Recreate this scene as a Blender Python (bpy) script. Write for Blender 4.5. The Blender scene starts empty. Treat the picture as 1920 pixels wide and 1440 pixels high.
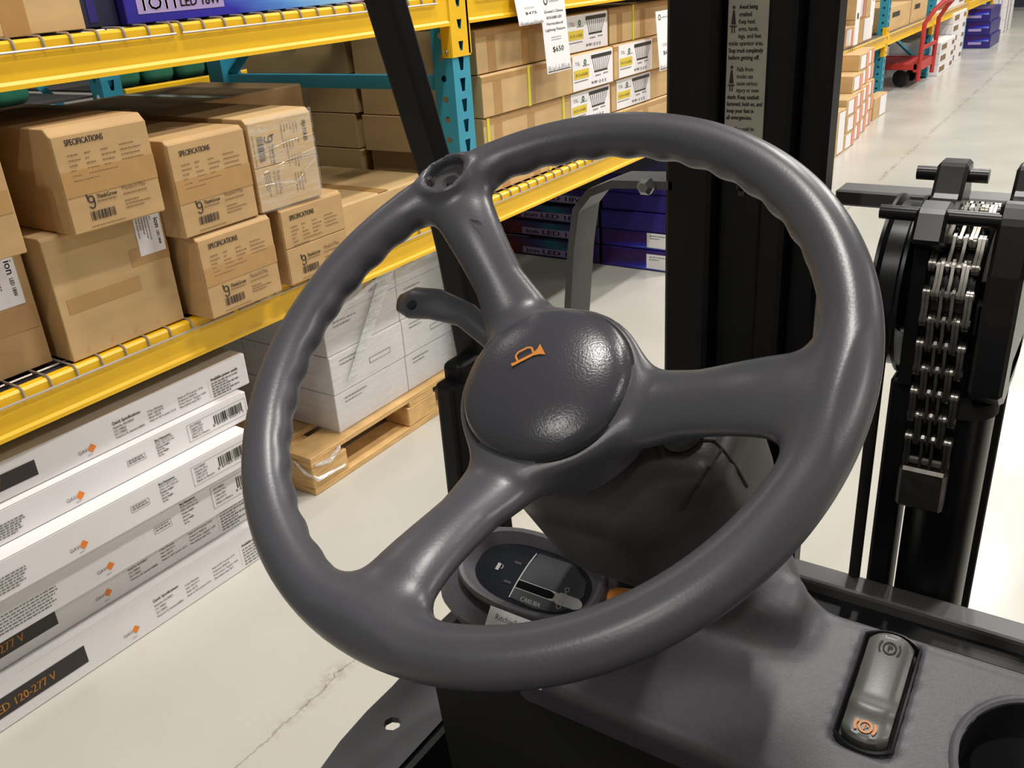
import bpy, bmesh, math, random
import numpy as np
from mathutils import Vector, Matrix
random.seed(7)
S = bpy.context.scene
COL = S.collection
R_ = math.radians

# ---------------------------------------------------------------- camera, world, lights, exposure
def cam_rot(yaw, pitch, roll):
    ca, sa, cb, sb, cc, sc = math.cos(yaw), math.sin(yaw), math.cos(pitch), math.sin(pitch), math.cos(roll), math.sin(roll)
    M = np.array([[1, 0, 0], [0, 0, -1], [0, 1, 0]], float)
    Rz = np.array([[ca, sa, 0], [-sa, ca, 0], [0, 0, 1]])
    Rx = np.array([[1, 0, 0], [0, cb, -sb], [0, sb, cb]])
    Rr = np.array([[cc, -sc, 0], [sc, cc, 0], [0, 0, 1]])
    return Rr @ Rx @ M @ Rz
CR = cam_rot(R_(35.19), R_(24.89), R_(-4.03))
cd = bpy.data.cameras.new('camera')
cam = bpy.data.objects.new('camera', cd); COL.objects.link(cam)
cd.sensor_width = 36; cd.lens = 1689.0 / 1920 * 36; cd.clip_start = 0.02; cd.clip_end = 200
m4 = Matrix.Identity(4)
for i in range(3):
    m4[i][0] = CR[0][i]; m4[i][1] = -CR[1][i]; m4[i][2] = -CR[2][i]
m4[2][3] = 1.32
cam.matrix_world = m4
S.camera = cam

w = bpy.data.worlds.new('world'); S.world = w; w.use_nodes = True
w.node_tree.nodes['Background'].inputs[0].default_value = (0.9, 0.95, 1, 1)
w.node_tree.nodes['Background'].inputs[1].default_value = 0.006

S.view_settings.view_transform = 'Standard'; S.view_settings.look = 'None'
S.view_settings.gamma = 1; S.view_settings.use_curve_mapping = False
S.view_settings.exposure = 0.0

LAMP_Z = 5.0
LAMPS = [(0.9, y) for y in (-4.4, 3.0, 7.0, 11.4, 15.8)] + [(-0.6, y) for y in (-3.0, 1.0, 5.0, 9.2, 13.4)] + [(4.4, y) for y in (1.5, 7.5, 13.5)] + [(7.6, y) for y in (3, 10)] + [(-5.6, y) for y in (2.4, 9.6)]  # the two right-hand rows are unseen, added to brighten the rack fronts
def area(x, y, power, sx=0.26, sy=1.2):
    l = bpy.data.lights.new('lamp_light', 'AREA'); l.shape = 'RECTANGLE'; l.size = sx; l.size_y = sy
    l.energy = power; l.color = (1.0, 0.97, 0.92)
    o = bpy.data.objects.new('lamp_light', l); COL.objects.link(o); o.location = (x, y, LAMP_Z - 0.01)
for x, y in LAMPS:
    area(x, y, *{0.9: (142,) if y > 0 else (60, .16, .7), -0.6: (84, .17, .58) if y > 0 else (64, .15, .5), 4.4: (95,), 7.6: (40,), -5.6: (14, .16, .4)}[x])

# ---------------------------------------------------------------- materials
def lin(c):
    return tuple(((v / 255) / 12.92 if v / 255 <= 0.04045 else ((v / 255 + 0.055) / 1.055) ** 2.4) for v in c)
MATS = {}
def mat(name, rgb, rough=0.5, metal=0.0, noise=None, bump=None, spec=0.5, coat=0, emit=None):
    if name in MATS: return MATS[name]
    m = bpy.data.materials.new(name); m.use_nodes = True; nt = m.node_tree; N = nt.nodes; L = nt.links
    b = N['Principled BSDF']; c = lin(rgb)
    b.inputs['Base Color'].default_value = (*c, 1); b.inputs['Roughness'].default_value = rough
    b.inputs['Metallic'].default_value = metal; b.inputs['Specular IOR Level'].default_value = spec
    b.inputs['Coat Weight'].default_value = coat
    if emit:
        b.inputs['Emission Color'].default_value = (1, 0.96, 0.88, 1); b.inputs['Emission Strength'].default_value = emit
    tc = N.new('ShaderNodeTexCoord')
    if noise:
        t = N.new('ShaderNodeTexNoise'); t.inputs['Scale'].default_value = noise[0]; t.inputs['Detail'].default_value = 5
        mp = N.new('ShaderNodeMapping'); mp.inputs['Scale'].default_value = noise[2] if len(noise) > 2 else (1, 1, 1)
        L.new(tc.outputs['Object'], mp.inputs[0]); L.new(mp.outputs[0], t.inputs['Vector'])
        r = N.new('ShaderNodeMapRange'); r.inputs[1].default_value = 0.3; r.inputs[2].default_value = 0.7
        r.inputs[3].default_value = 1 - noise[1]; r.inputs[4].default_value = 1 + noise[1] * 0.6
        L.new(t.outputs['Fac'], r.inputs[0])
        mx = N.new('ShaderNodeMix'); mx.data_type = 'RGBA'; mx.blend_type = 'MULTIPLY'; mx.inputs[0].default_value = 1
        mx.inputs[6].default_value = (*c, 1); L.new(r.outputs[0], mx.inputs[7]); L.new(mx.outputs[2], b.inputs['Base Color'])
    if bump:
        t2 = N.new('ShaderNodeTexNoise'); t2.inputs['Scale'].default_value = bump[0]; t2.inputs['Detail'].default_value = 3
        L.new(tc.outputs['Object'], t2.inputs['Vector'])
        bp = N.new('ShaderNodeBump'); bp.inputs['Strength'].default_value = bump[1]; bp.inputs['Distance'].default_value = bump[2] if len(bump) > 2 else 0.001
        L.new(t2.outputs['Fac'], bp.inputs['Height']); L.new(bp.outputs[0], b.inputs['Normal'])
    MATS[name] = m; return m

M_KRAFT = mat('kraft_cardboard', (188, 152, 104), 0.72, noise=(9, 0.10, (1, 1, 3)), bump=(60, 0.12, 0.002))
M_KRAFT2 = mat('kraft_cardboard_light', (200, 166, 116), 0.7, noise=(7, 0.10, (1, 1, 3)), bump=(50, 0.12, 0.002))
M_TAPE = mat('brown_packing_tape', (178, 136, 82), 0.22, noise=(30, 0.06), spec=0.6)
M_INK = mat('black_ink', (52, 46, 42), 0.7)
M_INK2 = mat('faded_brown_ink', (128, 100, 66), 0.8)
M_GREYINK = mat('grey_ink', (120, 116, 114), 0.7)
M_WHITECARD = mat('white_cardboard', (226, 222, 222), 0.6, noise=(6, 0.03), bump=(25, 0.10, 0.003))
M_WHITEPAPER = mat('white_paper', (236, 232, 234), 0.5)
M_ORANGEINK = mat('orange_ink', (232, 130, 38), 0.6)
M_BLACKINK = mat('black_strip_ink', (44, 38, 36), 0.5)
M_AMBERINK = mat('amber_ink', (206, 142, 48), 0.6)
M_YELLOW = mat('yellow_rack_paint', (238, 186, 22), 0.38, noise=(5, 0.07), bump=(14, 0.05, 0.002))
M_TEAL = mat('teal_rack_paint', (52, 146, 170), 0.4, noise=(8, 0.08))
M_WIRE = mat('galvanised_wire', (170, 160, 150), 0.4, metal=0.5)
M_SHADEDECK = mat('shade_toned_deck_sheet', (60, 56, 58), 0.55)  # shade under the goods is put into this sheet colour
M_BOLT = mat('zinc_bolt', (150, 150, 150), 0.35, metal=0.9)
M_WHEEL = mat('wheel_grey_plastic', (80, 79, 84), 0.33, noise=(40, 0.05), bump=(700, 0.10, 0.0006), spec=0.5)
M_HUB = mat('hub_cap_plastic', (66, 65, 70), 0.24, bump=(900, 0.22, 0.0006), spec=0.5)
M_COWL = mat('column_cover_plastic', (54, 53, 52), 0.38, bump=(700, 0.2, 0.0006))
M_DASH = mat('dashboard_plastic', (92, 89, 94), 0.46, noise=(300, 0.10), bump=(800, 0.25, 0.0006))
M_BLACKMETAL = mat('black_painted_steel', (17, 16, 17), 0.5, noise=(20, 0.15), spec=0.3)
M_BLACKGLOSS = mat('black_gloss_steel', (20, 19, 20), 0.32, spec=0.4)
M_DARKPLASTIC = mat('black_plastic', (30, 29, 31), 0.4)
M_RUBBER = mat('black_rubber', (24, 23, 22), 0.75)
M_GREYSTEEL = mat('grey_painted_steel', (82, 80, 80), 0.45)
M_PLATE = mat('fender_plate_grey', (66, 64, 68), 0.55, noise=(60, 0.08))
M_CHAIN = mat('oiled_chain_steel', (150, 145, 138), 0.32, metal=0.95, noise=(60, 0.35))
M_CHROME = mat('chrome_rod', (200, 200, 200), 0.12, metal=1)
M_ROCKER = mat('olive_grey_switch', (98, 98, 92), 0.36, bump=(600, 0.1, 0.0004))
M_ORANGEPL = mat('orange_plastic', (216, 134, 54), 0.45)
M_SCREEN = mat('dark_display_lens', (34, 36, 42), 0.12, coat=0.5)
M_SCREENGREY = mat('display_panel_grey', (62, 64, 66), 0.3)
M_LCD = mat('display_window_black', (12, 11, 12), 0.15)
M_SILVERPRINT = mat('silver_print', (170, 168, 164), 0.4)
M_PURPLE = mat('purple_carton', (46, 34, 118), 0.35, noise=(4, 0.2))
M_NAVY = mat('navy_carton', (30, 28, 60), 0.45)
M_LILAC = mat('lilac_panel_ink', (168, 150, 205), 0.4)
M_PALLET = mat('pallet_wood', (214, 172, 112), 0.7, noise=(14, 0.22, (1, 1, 6)), bump=(40, 0.2, 0.002))
M_RED = mat('red_cart_paint', (186, 52, 46), 0.45)
M_GREEN = mat('green_jug_plastic', (44, 108, 86), 0.3)
M_STRAP = mat('yellow_strap', (214, 206, 60), 0.4)
M_YLABEL = mat('yellow_label_ink', (218, 190, 60), 0.6)
M_PINK = mat('pink_label_ink', (222, 152, 128), 0.6)
M_WALL = mat('painted_wall', (176, 174, 168), 0.7)
M_CEIL = mat('ceiling_sheet', (78, 78, 78), 0.8)
M_BASE = mat('dark_baseboard', (44, 46, 58), 0.5)
M_LAMP = mat('lamp_diffuser', (255, 250, 240), 0.5, emit=4)
M_LAMPBODY = mat('lamp_housing', (215, 215, 212), 0.4)
M_DECALPAPER = mat('warning_decal_film', (176, 170, 152), 0.45, noise=(18, 0.14))

def mat_floor():
    m = bpy.data.materials.new('sealed_concrete_floor'); m.use_nodes = True; nt = m.node_tree; N = nt.nodes; L = nt.links
    b = N['Principled BSDF']; tc = N.new('ShaderNodeTexCoord')
    def noise(scale, detail=4, vec=None, rough=0.5):
        t = N.new('ShaderNodeTexNoise'); t.inputs['Scale'].default_value = scale; t.inputs['Detail'].default_value = detail
        t.inputs['Roughness'].default_value = rough
        L.new(vec or tc.outputs['Object'], t.inputs['Vector']); return t.outputs['Fac']
    def mr(v, a, b_, c, d):
        r = N.new('ShaderNodeMapRange'); L.new(v, r.inputs[0])
        for i, k in enumerate((a, b_, c, d)): r.inputs[i + 1].default_value = k
        return r.outputs[0]
    def math_(op, a, b_):
        n = N.new('ShaderNodeMath'); n.operation = op
        for i, k in enumerate((a, b_)):
            if isinstance(k, (int, float)): n.inputs[i].default_value = k
            else: L.new(k, n.inputs[i])
        return n.outputs[0]
    base = N.new('ShaderNodeMix'); base.data_type = 'RGBA'
    base.inputs[6].default_value = (*lin((181, 178, 168)), 1); base.inputs[7].default_value = (*lin((191, 187, 178)), 1)
    L.new(mr(noise(1.3, 6), 0.35, 0.65, 0, 1), base.inputs[0])
    # worn crack running along a joint of the slab
    mp = N.new('ShaderNodeMapping'); mp.vector_type = 'POINT'
    mp.inputs['Location'].default_value = (1.178, -0.62, 0); L.new(tc.outputs['Object'], mp.inputs[0])
    sx = N.new('ShaderNodeSeparateXYZ'); L.new(mp.outputs[0], sx.inputs[0])
    wob = mr(noise(9, 6, rough=0.65), 0, 1, -0.035, 0.035)
    d = math_('ABSOLUTE', math_('ADD', math_('ADD', sx.outputs[0], math_('MULTIPLY', sx.outputs[1], 0.01)), wob), 0)
    near = mr(d, 0.0, 0.028, 1, 0)
    spk = mr(noise(42, 6, rough=0.7), 0.44, 0.56, 0, 1)
    patch = mr(noise(4.5, 2), 0.38, 0.52, 0, 1)
    crack = math_('MULTIPLY', mr(d, 0.0, 0.0032, 1.0, 0), mr(noise(7, 2), 0.40, 0.52, 0, 1))
    f1 = math_('MULTIPLY', math_('MULTIPLY', near, spk), patch)
    f = math_('MINIMUM', math_('MULTIPLY', math_('ADD', math_('MULTIPLY', f1, 0.8), crack), 0.6), 1.0)
    dirt = N.new('ShaderNodeMix'); dirt.data_type = 'RGBA'; dirt.inputs[7].default_value = (*lin((112, 104, 86)), 1)
    L.new(f, dirt.inputs[0]); L.new(base.outputs[2], dirt.inputs[6]); L.new(dirt.outputs[2], b.inputs['Base Color'])
    L.new(mr(noise(2.2, 5), 0.3, 0.7, 0.17, 0.30), b.inputs['Roughness'])
    bp = N.new('ShaderNodeBump'); bp.inputs['Strength'].default_value = 0.08; bp.inputs['Distance'].default_value = 0.004
    L.new(noise(6, 4), bp.inputs['Height']); L.new(bp.outputs[0], b.inputs['Normal'])
    return m
M_FLOOR = mat_floor()

def mat_art(name, stops, vec=(1, 0.3, 0), scale=1.0, rough=0.3):
    """printed colour sweep of a light fixture carton"""
    m = bpy.data.materials.new(name); m.use_nodes = True; nt = m.node_tree; N = nt.nodes; L = nt.links
    b = N['Principled BSDF']; b.inputs['Roughness'].default_value = rough
    tc = N.new('ShaderNodeTexCoord'); mp = N.new('ShaderNodeMapping'); L.new(tc.outputs['Generated'], mp.inputs[0])
    sx = N.new('ShaderNodeVectorMath'); sx.operation = 'DOT_PRODUCT'; sx.inputs[1].default_value = vec; L.new(mp.outputs[0], sx.inputs[0])
    t = N.new('ShaderNodeTexNoise'); t.inputs['Scale'].default_value = 3.5; L.new(tc.outputs['Generated'], t.inputs['Vector'])
    ad = N.new('ShaderNodeMath'); ad.operation = 'MULTIPLY_ADD'; ad.inputs[1].default_value = 0.18; L.new(t.outputs['Fac'], ad.inputs[0]); L.new(sx.outputs['Value'], ad.inputs[2])
    cr = N.new('ShaderNodeValToRGB'); L.new(ad.outputs[0], cr.inputs[0])
    e = cr.color_ramp.elements
    while len(e) < len(stops): e.new(0.5)
    for el, (p, c) in zip(e, stops): el.position = p; el.color = (*lin(c), 1)
    L.new(cr.outputs[0], b.inputs['Base Color']); return m
M_ART = mat_art('light_sweep_print', [(0.0, (40, 30, 130)), (0.42, (46, 40, 170)), (0.6, (90, 150, 225)), (0.78, (150, 200, 240)), (0.95, (240, 150, 160))], vec=(0, 1.0, 0.1))
M_ART2 = mat_art('blue_sweep_print', [(0.0, (56, 24, 90)), (0.3, (40, 40, 190)), (0.5, (80, 130, 235)), (0.62, (220, 190, 220)), (0.75, (50, 70, 215)), (1.0, (50, 30, 160))], vec=(0.55, 0.2, -0.75))
M_ART3 = mat_art('maroon_teal_print', [(0.0, (40, 16, 40)), (0.4, (110, 40, 50)), (0.6, (70, 60, 130)), (0.8, (40, 120, 140)), (1.0, (60, 30, 110))], vec=(1.0, 0, 0.15))

def mat_film():
    m = bpy.data.materials.new('stretch_film'); m.use_nodes = True; nt = m.node_tree; N = nt.nodes; L = nt.links
    for n in list(N):
        if n.type == 'BSDF_PRINCIPLED': N.remove(n)
    out = [n for n in N if n.type == 'OUTPUT_MATERIAL'][0]
    tr = N.new('ShaderNodeBsdfTransparent'); gl = N.new('ShaderNodeBsdfGlossy'); gl.inputs['Roughness'].default_value = 0.18
    df = N.new('ShaderNodeBsdfDiffuse'); df.inputs[0].default_value = (0.85, 0.87, 0.88, 1)
    tc = N.new('ShaderNodeTexCoord'); mp = N.new('ShaderNodeMapping'); mp.inputs['Rotation'].default_value = (0.5, 0, 0); mp.inputs['Scale'].default_value = (2, 3, 22)
    t = N.new('ShaderNodeTexNoise'); t.inputs['Scale'].default_value = 4; L.new(tc.outputs['Object'], mp.inputs[0]); L.new(mp.outputs[0], t.inputs['Vector'])
    bp = N.new('ShaderNodeBump'); bp.inputs['Strength'].default_value = 0.5; bp.inputs['Distance'].default_value = 0.01
    L.new(t.outputs['Fac'], bp.inputs['Height']); L.new(bp.outputs[0], gl.inputs['Normal'])
    m1 = N.new('ShaderNodeMixShader'); m1.inputs[0].default_value = 0.55; L.new(gl.outputs[0], m1.inputs[1]); L.new(df.outputs[0], m1.inputs[2])
    m2 = N.new('ShaderNodeMixShader'); r = N.new('ShaderNodeMapRange'); r.inputs[1].default_value = 0.35; r.inputs[2].default_value = 0.75
    r.inputs[3].default_value = 0.06; r.inputs[4].default_value = 0.34; L.new(t.outputs['Fac'], r.inputs[0]); L.new(r.outputs[0], m2.inputs[0])
    L.new(tr.outputs[0], m2.inputs[1]); L.new(m1.outputs[0], m2.inputs[2]); L.new(m2.outputs[0], out.inputs[0]); return m
M_FILM = mat_film()
M_FILM2 = M_FILM.copy(); M_FILM2.name = 'gathered_stretch_film'
for n_ in M_FILM2.node_tree.nodes:
    if n_.type == 'MAP_RANGE': n_.inputs[3].default_value = 0.25; n_.inputs[4].default_value = 0.75

# ---------------------------------------------------------------- mesh helpers
OFF = {}
V3 = lambda *a: np.array(a, float)
class MB:
    def __init__(s): s.v = []; s.f = []
    def raw(s, v, f):
        k = len(s.v); s.v += [tuple(map(float, p)) for p in v]; s.f += [tuple(i + k for i in q) for q in f]; return s
    def box(s, x0, x1, y0, y1, z0, z1):
        return s.raw([(x, y, z) for z in (z0, z1) for y in (y0, y1) for x in (x0, x1)],
                     [(0, 2, 3, 1), (4, 5, 7, 6), (0, 1, 5, 4), (2, 6, 7, 3), (0, 4, 6, 2), (1, 3, 7, 5)])
    def obox(s, c, a, b, d):
        c, a, b, d = map(np.array, (c, a, b, d))
        return s.raw([c + i * a + j * b + k * d for k in (-1, 1) for j in (-1, 1) for i in (-1, 1)],
                     [(0, 2, 3, 1), (4, 5, 7, 6), (0, 1, 5, 4), (2, 6, 7, 3), (0, 4, 6, 2), (1, 3, 7, 5)])
    def prism(s, pts, d):
        """closed 3D polygon extruded by vector d"""
        n = len(pts); p = [np.array(q, float) for q in pts]; d = np.array(d, float)
        return s.raw(p + [q + d for q in p], [tuple(range(n - 1, -1, -1)), tuple(range(n, 2 * n))] + [(i, (i + 1) % n, n + (i + 1) % n, n + i) for i in range(n)])
    def tube(s, path, r, n=8, cap=True, rb=None, upv=None):
        """sweep; r may be a list; rb = second radius list for oval sections"""
        P = [np.array(p, float) for p in path]; m = len(P)
        rs = r if isinstance(r, (list, tuple)) else [r] * m
        rbs = rb if isinstance(rb, (list, tuple)) else ([rb] * m if rb else rs)
        up = None; vs = []
        for i in range(m):
            t = P[min(i + 1, m - 1)] - P[max(i - 1, 0)]; t /= np.linalg.norm(t)
            if up is None:
                up = np.array(upv if upv is not None else ((0, 0, 1) if abs(t[2]) < 0.9 else (1, 0, 0)), float)
            a = np.cross(t, up); a /= np.linalg.norm(a); b = np.cross(a, t); up = b
            for k in range(n):
                q = 2 * math.pi * k / n; vs.append(P[i] + a * rs[i] * math.cos(q) + b * rbs[i] * math.sin(q))
        fs = [(i * n + k, i * n + (k + 1) % n, (i + 1) * n + (k + 1) % n, (i + 1) * n + k) for i in range(m - 1) for k in range(n)]
        if cap: fs += [tuple(range(n - 1, -1, -1)), tuple(range((m - 1) * n, m * n))]
        return s.raw(vs, fs)
    def lathe(s, prof, o, ax, n=32, cap=True):
        o = np.array(o, float); ax = np.array(ax, float); ax /= np.linalg.norm(ax)
        a = np.cross(ax, (0, 0, 1) if abs(ax[2]) < 0.9 else (1, 0, 0)); a /= np.linalg.norm(a); b = np.cross(ax, a)
        vs = []; m = len(prof)
        for r, h in prof:
            for k in range(n):
                q = 2 * math.pi * k / n; vs.append(o + ax * h + (a * math.cos(q) + b * math.sin(q)) * max(r, 1e-5))
        fs = [(i * n + k, i * n + (k + 1) % n, (i + 1) * n + (k + 1) % n, (i + 1) * n + k) for i in range(m - 1) for k in range(n)]
        if cap: fs += [tuple(range(n - 1, -1, -1)), tuple(range((m - 1) * n, m * n))]
        return s.raw(vs, fs)
    def build(s, name, m, parent=None, smooth=False, bevel=0, seg=1, local=False, angle=None):
        off = V3(0, 0, 0) if local or parent is None else OFF.get(parent.name, V3(0, 0, 0))
        me = bpy.data.meshes.new(name)
        me.from_pydata([tuple(np.array(p) - off) for p in s.v], [], s.f); me.update()
        bm = bmesh.new(); bm.from_mesh(me)
        bmesh.ops.recalc_face_normals(bm, faces=bm.faces)
        if bevel: bmesh.ops.bevel(bm, geom=list(bm.edges), offset=bevel, segments=seg, profile=0.5, affect='EDGES', clamp_overlap=True)
        if smooth:
            for f in bm.faces: f.smooth = True
            lim = math.cos(R_(angle or 40))
            for e in bm.edges:
                if len(e.link_faces) == 2 and e.link_faces[0].normal.dot(e.link_faces[1].normal) < lim: e.smooth = False
        bm.to_mesh(me); bm.free()
        me.materials.append(m)
        o = bpy.data.objects.new(name, me); COL.objects.link(o)
        if parent: o.parent = parent
        OFF[o.name] = off
        return o
def tag(o, label, cat, group=None):
    o['label'] = label; o['category'] = cat
    if group: o['group'] = group
    return o
def thing(name, label, cat, loc=(0, 0, 0), rotz=0, group=None):
    o = bpy.data.objects.new(name, None); COL.objects.link(o); o.empty_display_size = 0.05
    o.location = loc; o.rotation_euler = (0, 0, rotz); OFF[o.name] = V3(*loc)
    return tag(o, label, cat, group)
def struct(o): o['kind'] = 'structure'; return o
def copy_tree(o, parent=None):
    c = o.copy(); COL.objects.link(c); c.parent = parent; OFF[c.name] = OFF.get(o.name, V3(0, 0, 0))
    for ch in o.children: copy_tree(ch, c)
    return c

GL = {}
def glyphs(s):
    if s not in GL:
        cu = bpy.data.curves.new('t', 'FONT'); cu.body = s; cu.size = 1; cu.resolution_u = 2
        ob = bpy.data.objects.new('t', cu); me = bpy.data.meshes.new_from_object(ob)
        v = np.array([tuple(q.co) for q in me.vertices]) if len(me.vertices) else np.zeros((0, 3))
        f = [tuple(p.vertices) for p in me.polygons]
        bpy.data.objects.remove(ob); bpy.data.curves.remove(cu); bpy.data.meshes.remove(me); GL[s] = (v, f)
    return GL[s]
class Face:
    """flat print on a plane: origin o, right r, up u, lifted eps along the normal"""
    def __init__(s, o, r, u, eps=0.0006):
        s.pc = {}; s.o = np.array(o, float); s.r = np.array(r, float); s.u = np.array(u, float); s.n = np.cross(s.r, s.u); s.eps = eps; s.m = {}
    def _mb(s, m): s.pc[m.name] = s.pc.get(m.name, []) + [len(s.m[m.name][1].f) if m.name in s.m else 0]; return s.m.setdefault(m.name, (m, MB()))[1]
    def P(s, a, b, k=1): return s.o + s.r * a + s.u * b + s.n * s.eps * k
    def text(s, m, t, a, b, size, width=None, rot=0, slant=0, bold=0):
        v, f = glyphs(t)
        if not len(v): return s
        sx = size * 1.38; sy = size * 1.38
        if width: sx = width / max(v[:, 0].max(), 1e-6)
        c, d = math.cos(rot), math.sin(rot)
        q = [(x * sx, y * sy) for x, y, z in v]
        for dx in ([0, bold] if bold else [0]):
            s._mb(m).raw([s.P(a + (x + dx) * c - y * d, b + (x + dx) * d + y * c, 1 + dx * 0) for x, y in q], f)
        return s
    def rect(s, m, a0, b0, a1, b1, k=1):
        s._mb(m).raw([s.P(a0, b0, k), s.P(a1, b0, k), s.P(a1, b1, k), s.P(a0, b1, k)], [(0, 1, 2, 3)]); return s
    def poly(s, m, pts, k=1): s._mb(m).raw([s.P(a, b, k) for a, b in pts], [tuple(range(len(pts)))]); return s
    def frame(s, m, a0, b0, a1, b1, t):
        for q in ((a0, b0, a1, b0 + t), (a0, b1 - t, a1, b1), (a0, b0, a0 + t, b1), (a1 - t, b0, a1, b1)): s.rect(m, *q)
        return s
    def ring(s, m, a, b, r, t, q0=0, q1=360, n=24, k=1):
        p = [(math.cos(R_(q0 + (q1 - q0) * i / n)), math.sin(R_(q0 + (q1 - q0) * i / n))) for i in range(n + 1)]
        v = [s.P(a + c * (r - t), b + d * (r - t), k) for c, d in p] + [s.P(a + c * r, b + d * r, k) for c, d in p]
        s._mb(m).raw(v, [(i, i + 1, n + 2 + i, n + 1 + i) for i in range(n)]); return s
    def line(s, m, a0, b0, a1, b1, t, k=1):
        L = math.hypot(a1 - a0, b1 - b0); x, y = -(b1 - b0) / L * t / 2, (a1 - a0) / L * t / 2
        return s.poly(m, [(a0 + x, b0 + y), (a0 - x, b0 - y), (a1 - x, b1 - y), (a1 + x, b1 + y)], k)
    def barcode(s, m, a, b, w_, h, n=24, seed=1):
        rg = random.Random(seed); x = 0; ws = []
        while x < 1: k = rg.choice((1, 1, 2, 3)); ws.append((x, k)); x += (k + rg.choice((1, 1, 2))) / (n * 2.2)
        for x, k in ws:
            if x + k / (n * 2.2) <= 1: s.rect(m, a + x * w_, b, a + (x + k / (n * 2.2)) * w_, b + h)
        return s
    def para(s, m, a, b, widths, lh, h, seed=0):
        """small illegible print: word dashes"""
        rg = random.Random(seed)
        for i, wd in enumerate(widths):
            x = 0
            while x < wd:
                k = min(rg.uniform(1.2, 3.4) * h, wd - x)
                s.rect(m, a + x, b - i * lh, a + x + k, b - i * lh + h); x += k + h * 0.7
        return s
    def build(s, parent, names=None, local=False):
        for k, (m, mb) in s.m.items():
            nm = (names or {}).get(k, 'print'); cuts = s.pc[k] + [len(mb.f)]
            if 1 < len(s.pc[k]) <= 6 and not local is None:
                for a, b in zip(cuts, cuts[1:]):
                    q = MB(); fs = mb.f[a:b]; ids = sorted({i for f in fs for i in f}); mp = {i: j for j, i in enumerate(ids)}
                    q.raw([mb.v[i] for i in ids], [tuple(mp[i] for i in f) for f in fs]); q.build(nm, m, parent, local=local)
            else: mb.build(nm, m, parent, local=local)

def sdf_mesh(f, lo, hi, h):
    """naive surface nets on a signed distance function, vertices pulled onto the surface"""
    lo = np.array(lo, float); n = np.ceil((np.array(hi) - lo) / h).astype(int) + 1
    ax = [lo[i] + h * np.arange(n[i]) for i in range(3)]
    G = np.stack(np.meshgrid(*ax, indexing='ij'), -1); D = f(G.reshape(-1, 3)).reshape(n); I = D < 0
    c = np.zeros(tuple(n - 1) + (3,)); cnt = np.zeros(tuple(n - 1))
    sl = lambda o: tuple(slice(o[i], n[i] - 1 + o[i]) for i in range(3))
    corners = [(i, j, k) for i in (0, 1) for j in (0, 1) for k in (0, 1)]
    for A in corners:
        for d in range(3):
            if A[d] == 0:
                B = list(A); B[d] = 1; B = tuple(B)
                x = I[sl(A)] != I[sl(B)]; da = D[sl(A)]; db = D[sl(B)]
                t = np.where(x, da / np.where(x, da - db, 1), 0)
                p = np.zeros(x.shape + (3,)); p[...] = A; p[..., d] = t
                c += p * x[..., None]; cnt += x
    act = cnt > 0; idx = -np.ones(act.shape, int); idx[act] = np.arange(act.sum())
    ii = np.argwhere(act); V = lo + (ii + c[act] / cnt[act][:, None]) * h
    for _ in range(2):
        e = h * 0.25; d0 = f(V)
        g = np.stack([(f(V + np.eye(3)[i] * e) - f(V - np.eye(3)[i] * e)) / (2 * e) for i in range(3)], 1)
        st = np.clip(d0 / np.maximum((g * g).sum(1), 0.2), -h, h); V = V - g * st[:, None]
    F = []
    for d in range(3):
        a, b = (d + 1) % 3, (d + 2) % 3
        s0 = [slice(None)] * 3; s1 = [slice(None)] * 3; s0[d] = slice(0, -1); s1[d] = slice(1, None)
        X = np.argwhere(I[tuple(s0)] != I[tuple(s1)])
        X = X[(X[:, a] > 0) & (X[:, b] > 0) & (X[:, a] < n[a] - 1) & (X[:, b] < n[b] - 1)]
        ea = np.eye(3, dtype=int)[a]; eb = np.eye(3, dtype=int)[b]
        q = [idx[tuple(Y.T)] for Y in (X, X - ea, X - ea - eb, X - eb)]
        fl = I[tuple(X.T)]
        Q = np.stack(q, 1); Q[~fl] = Q[~fl][:, ::-1]; F.append(Q)
    return V, np.concatenate(F).tolist()
def smin(a, b, k):
    h_ = np.clip(0.5 + 0.5 * (b - a) / k, 0, 1); return b * (1 - h_) + a * h_ - k * h_ * (1 - h_)
def rbox(P, c, hs, r):
    q = np.abs(P - np.array(c)) - (np.array(hs) - r)
    return np.linalg.norm(np.maximum(q, 0), axis=1) + np.minimum(q.max(1), 0) - r
def mesh_obj(name, V, F, m, parent):
    off = OFF.get(parent.name, V3(0, 0, 0)); me = bpy.data.meshes.new(name)
    me.from_pydata((V - off).tolist(), [], F); me.update()
    me.polygons.foreach_set('use_smooth', [True] * len(me.polygons)); me.materials.append(m)
    o = bpy.data.objects.new(name, me); COL.objects.link(o); o.parent = parent; OFF[o.name] = off
    bm = bmesh.new(); bm.from_mesh(me); bmesh.ops.recalc_face_normals(bm, faces=bm.faces); bm.to_mesh(me); bm.free()
    return o

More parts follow.
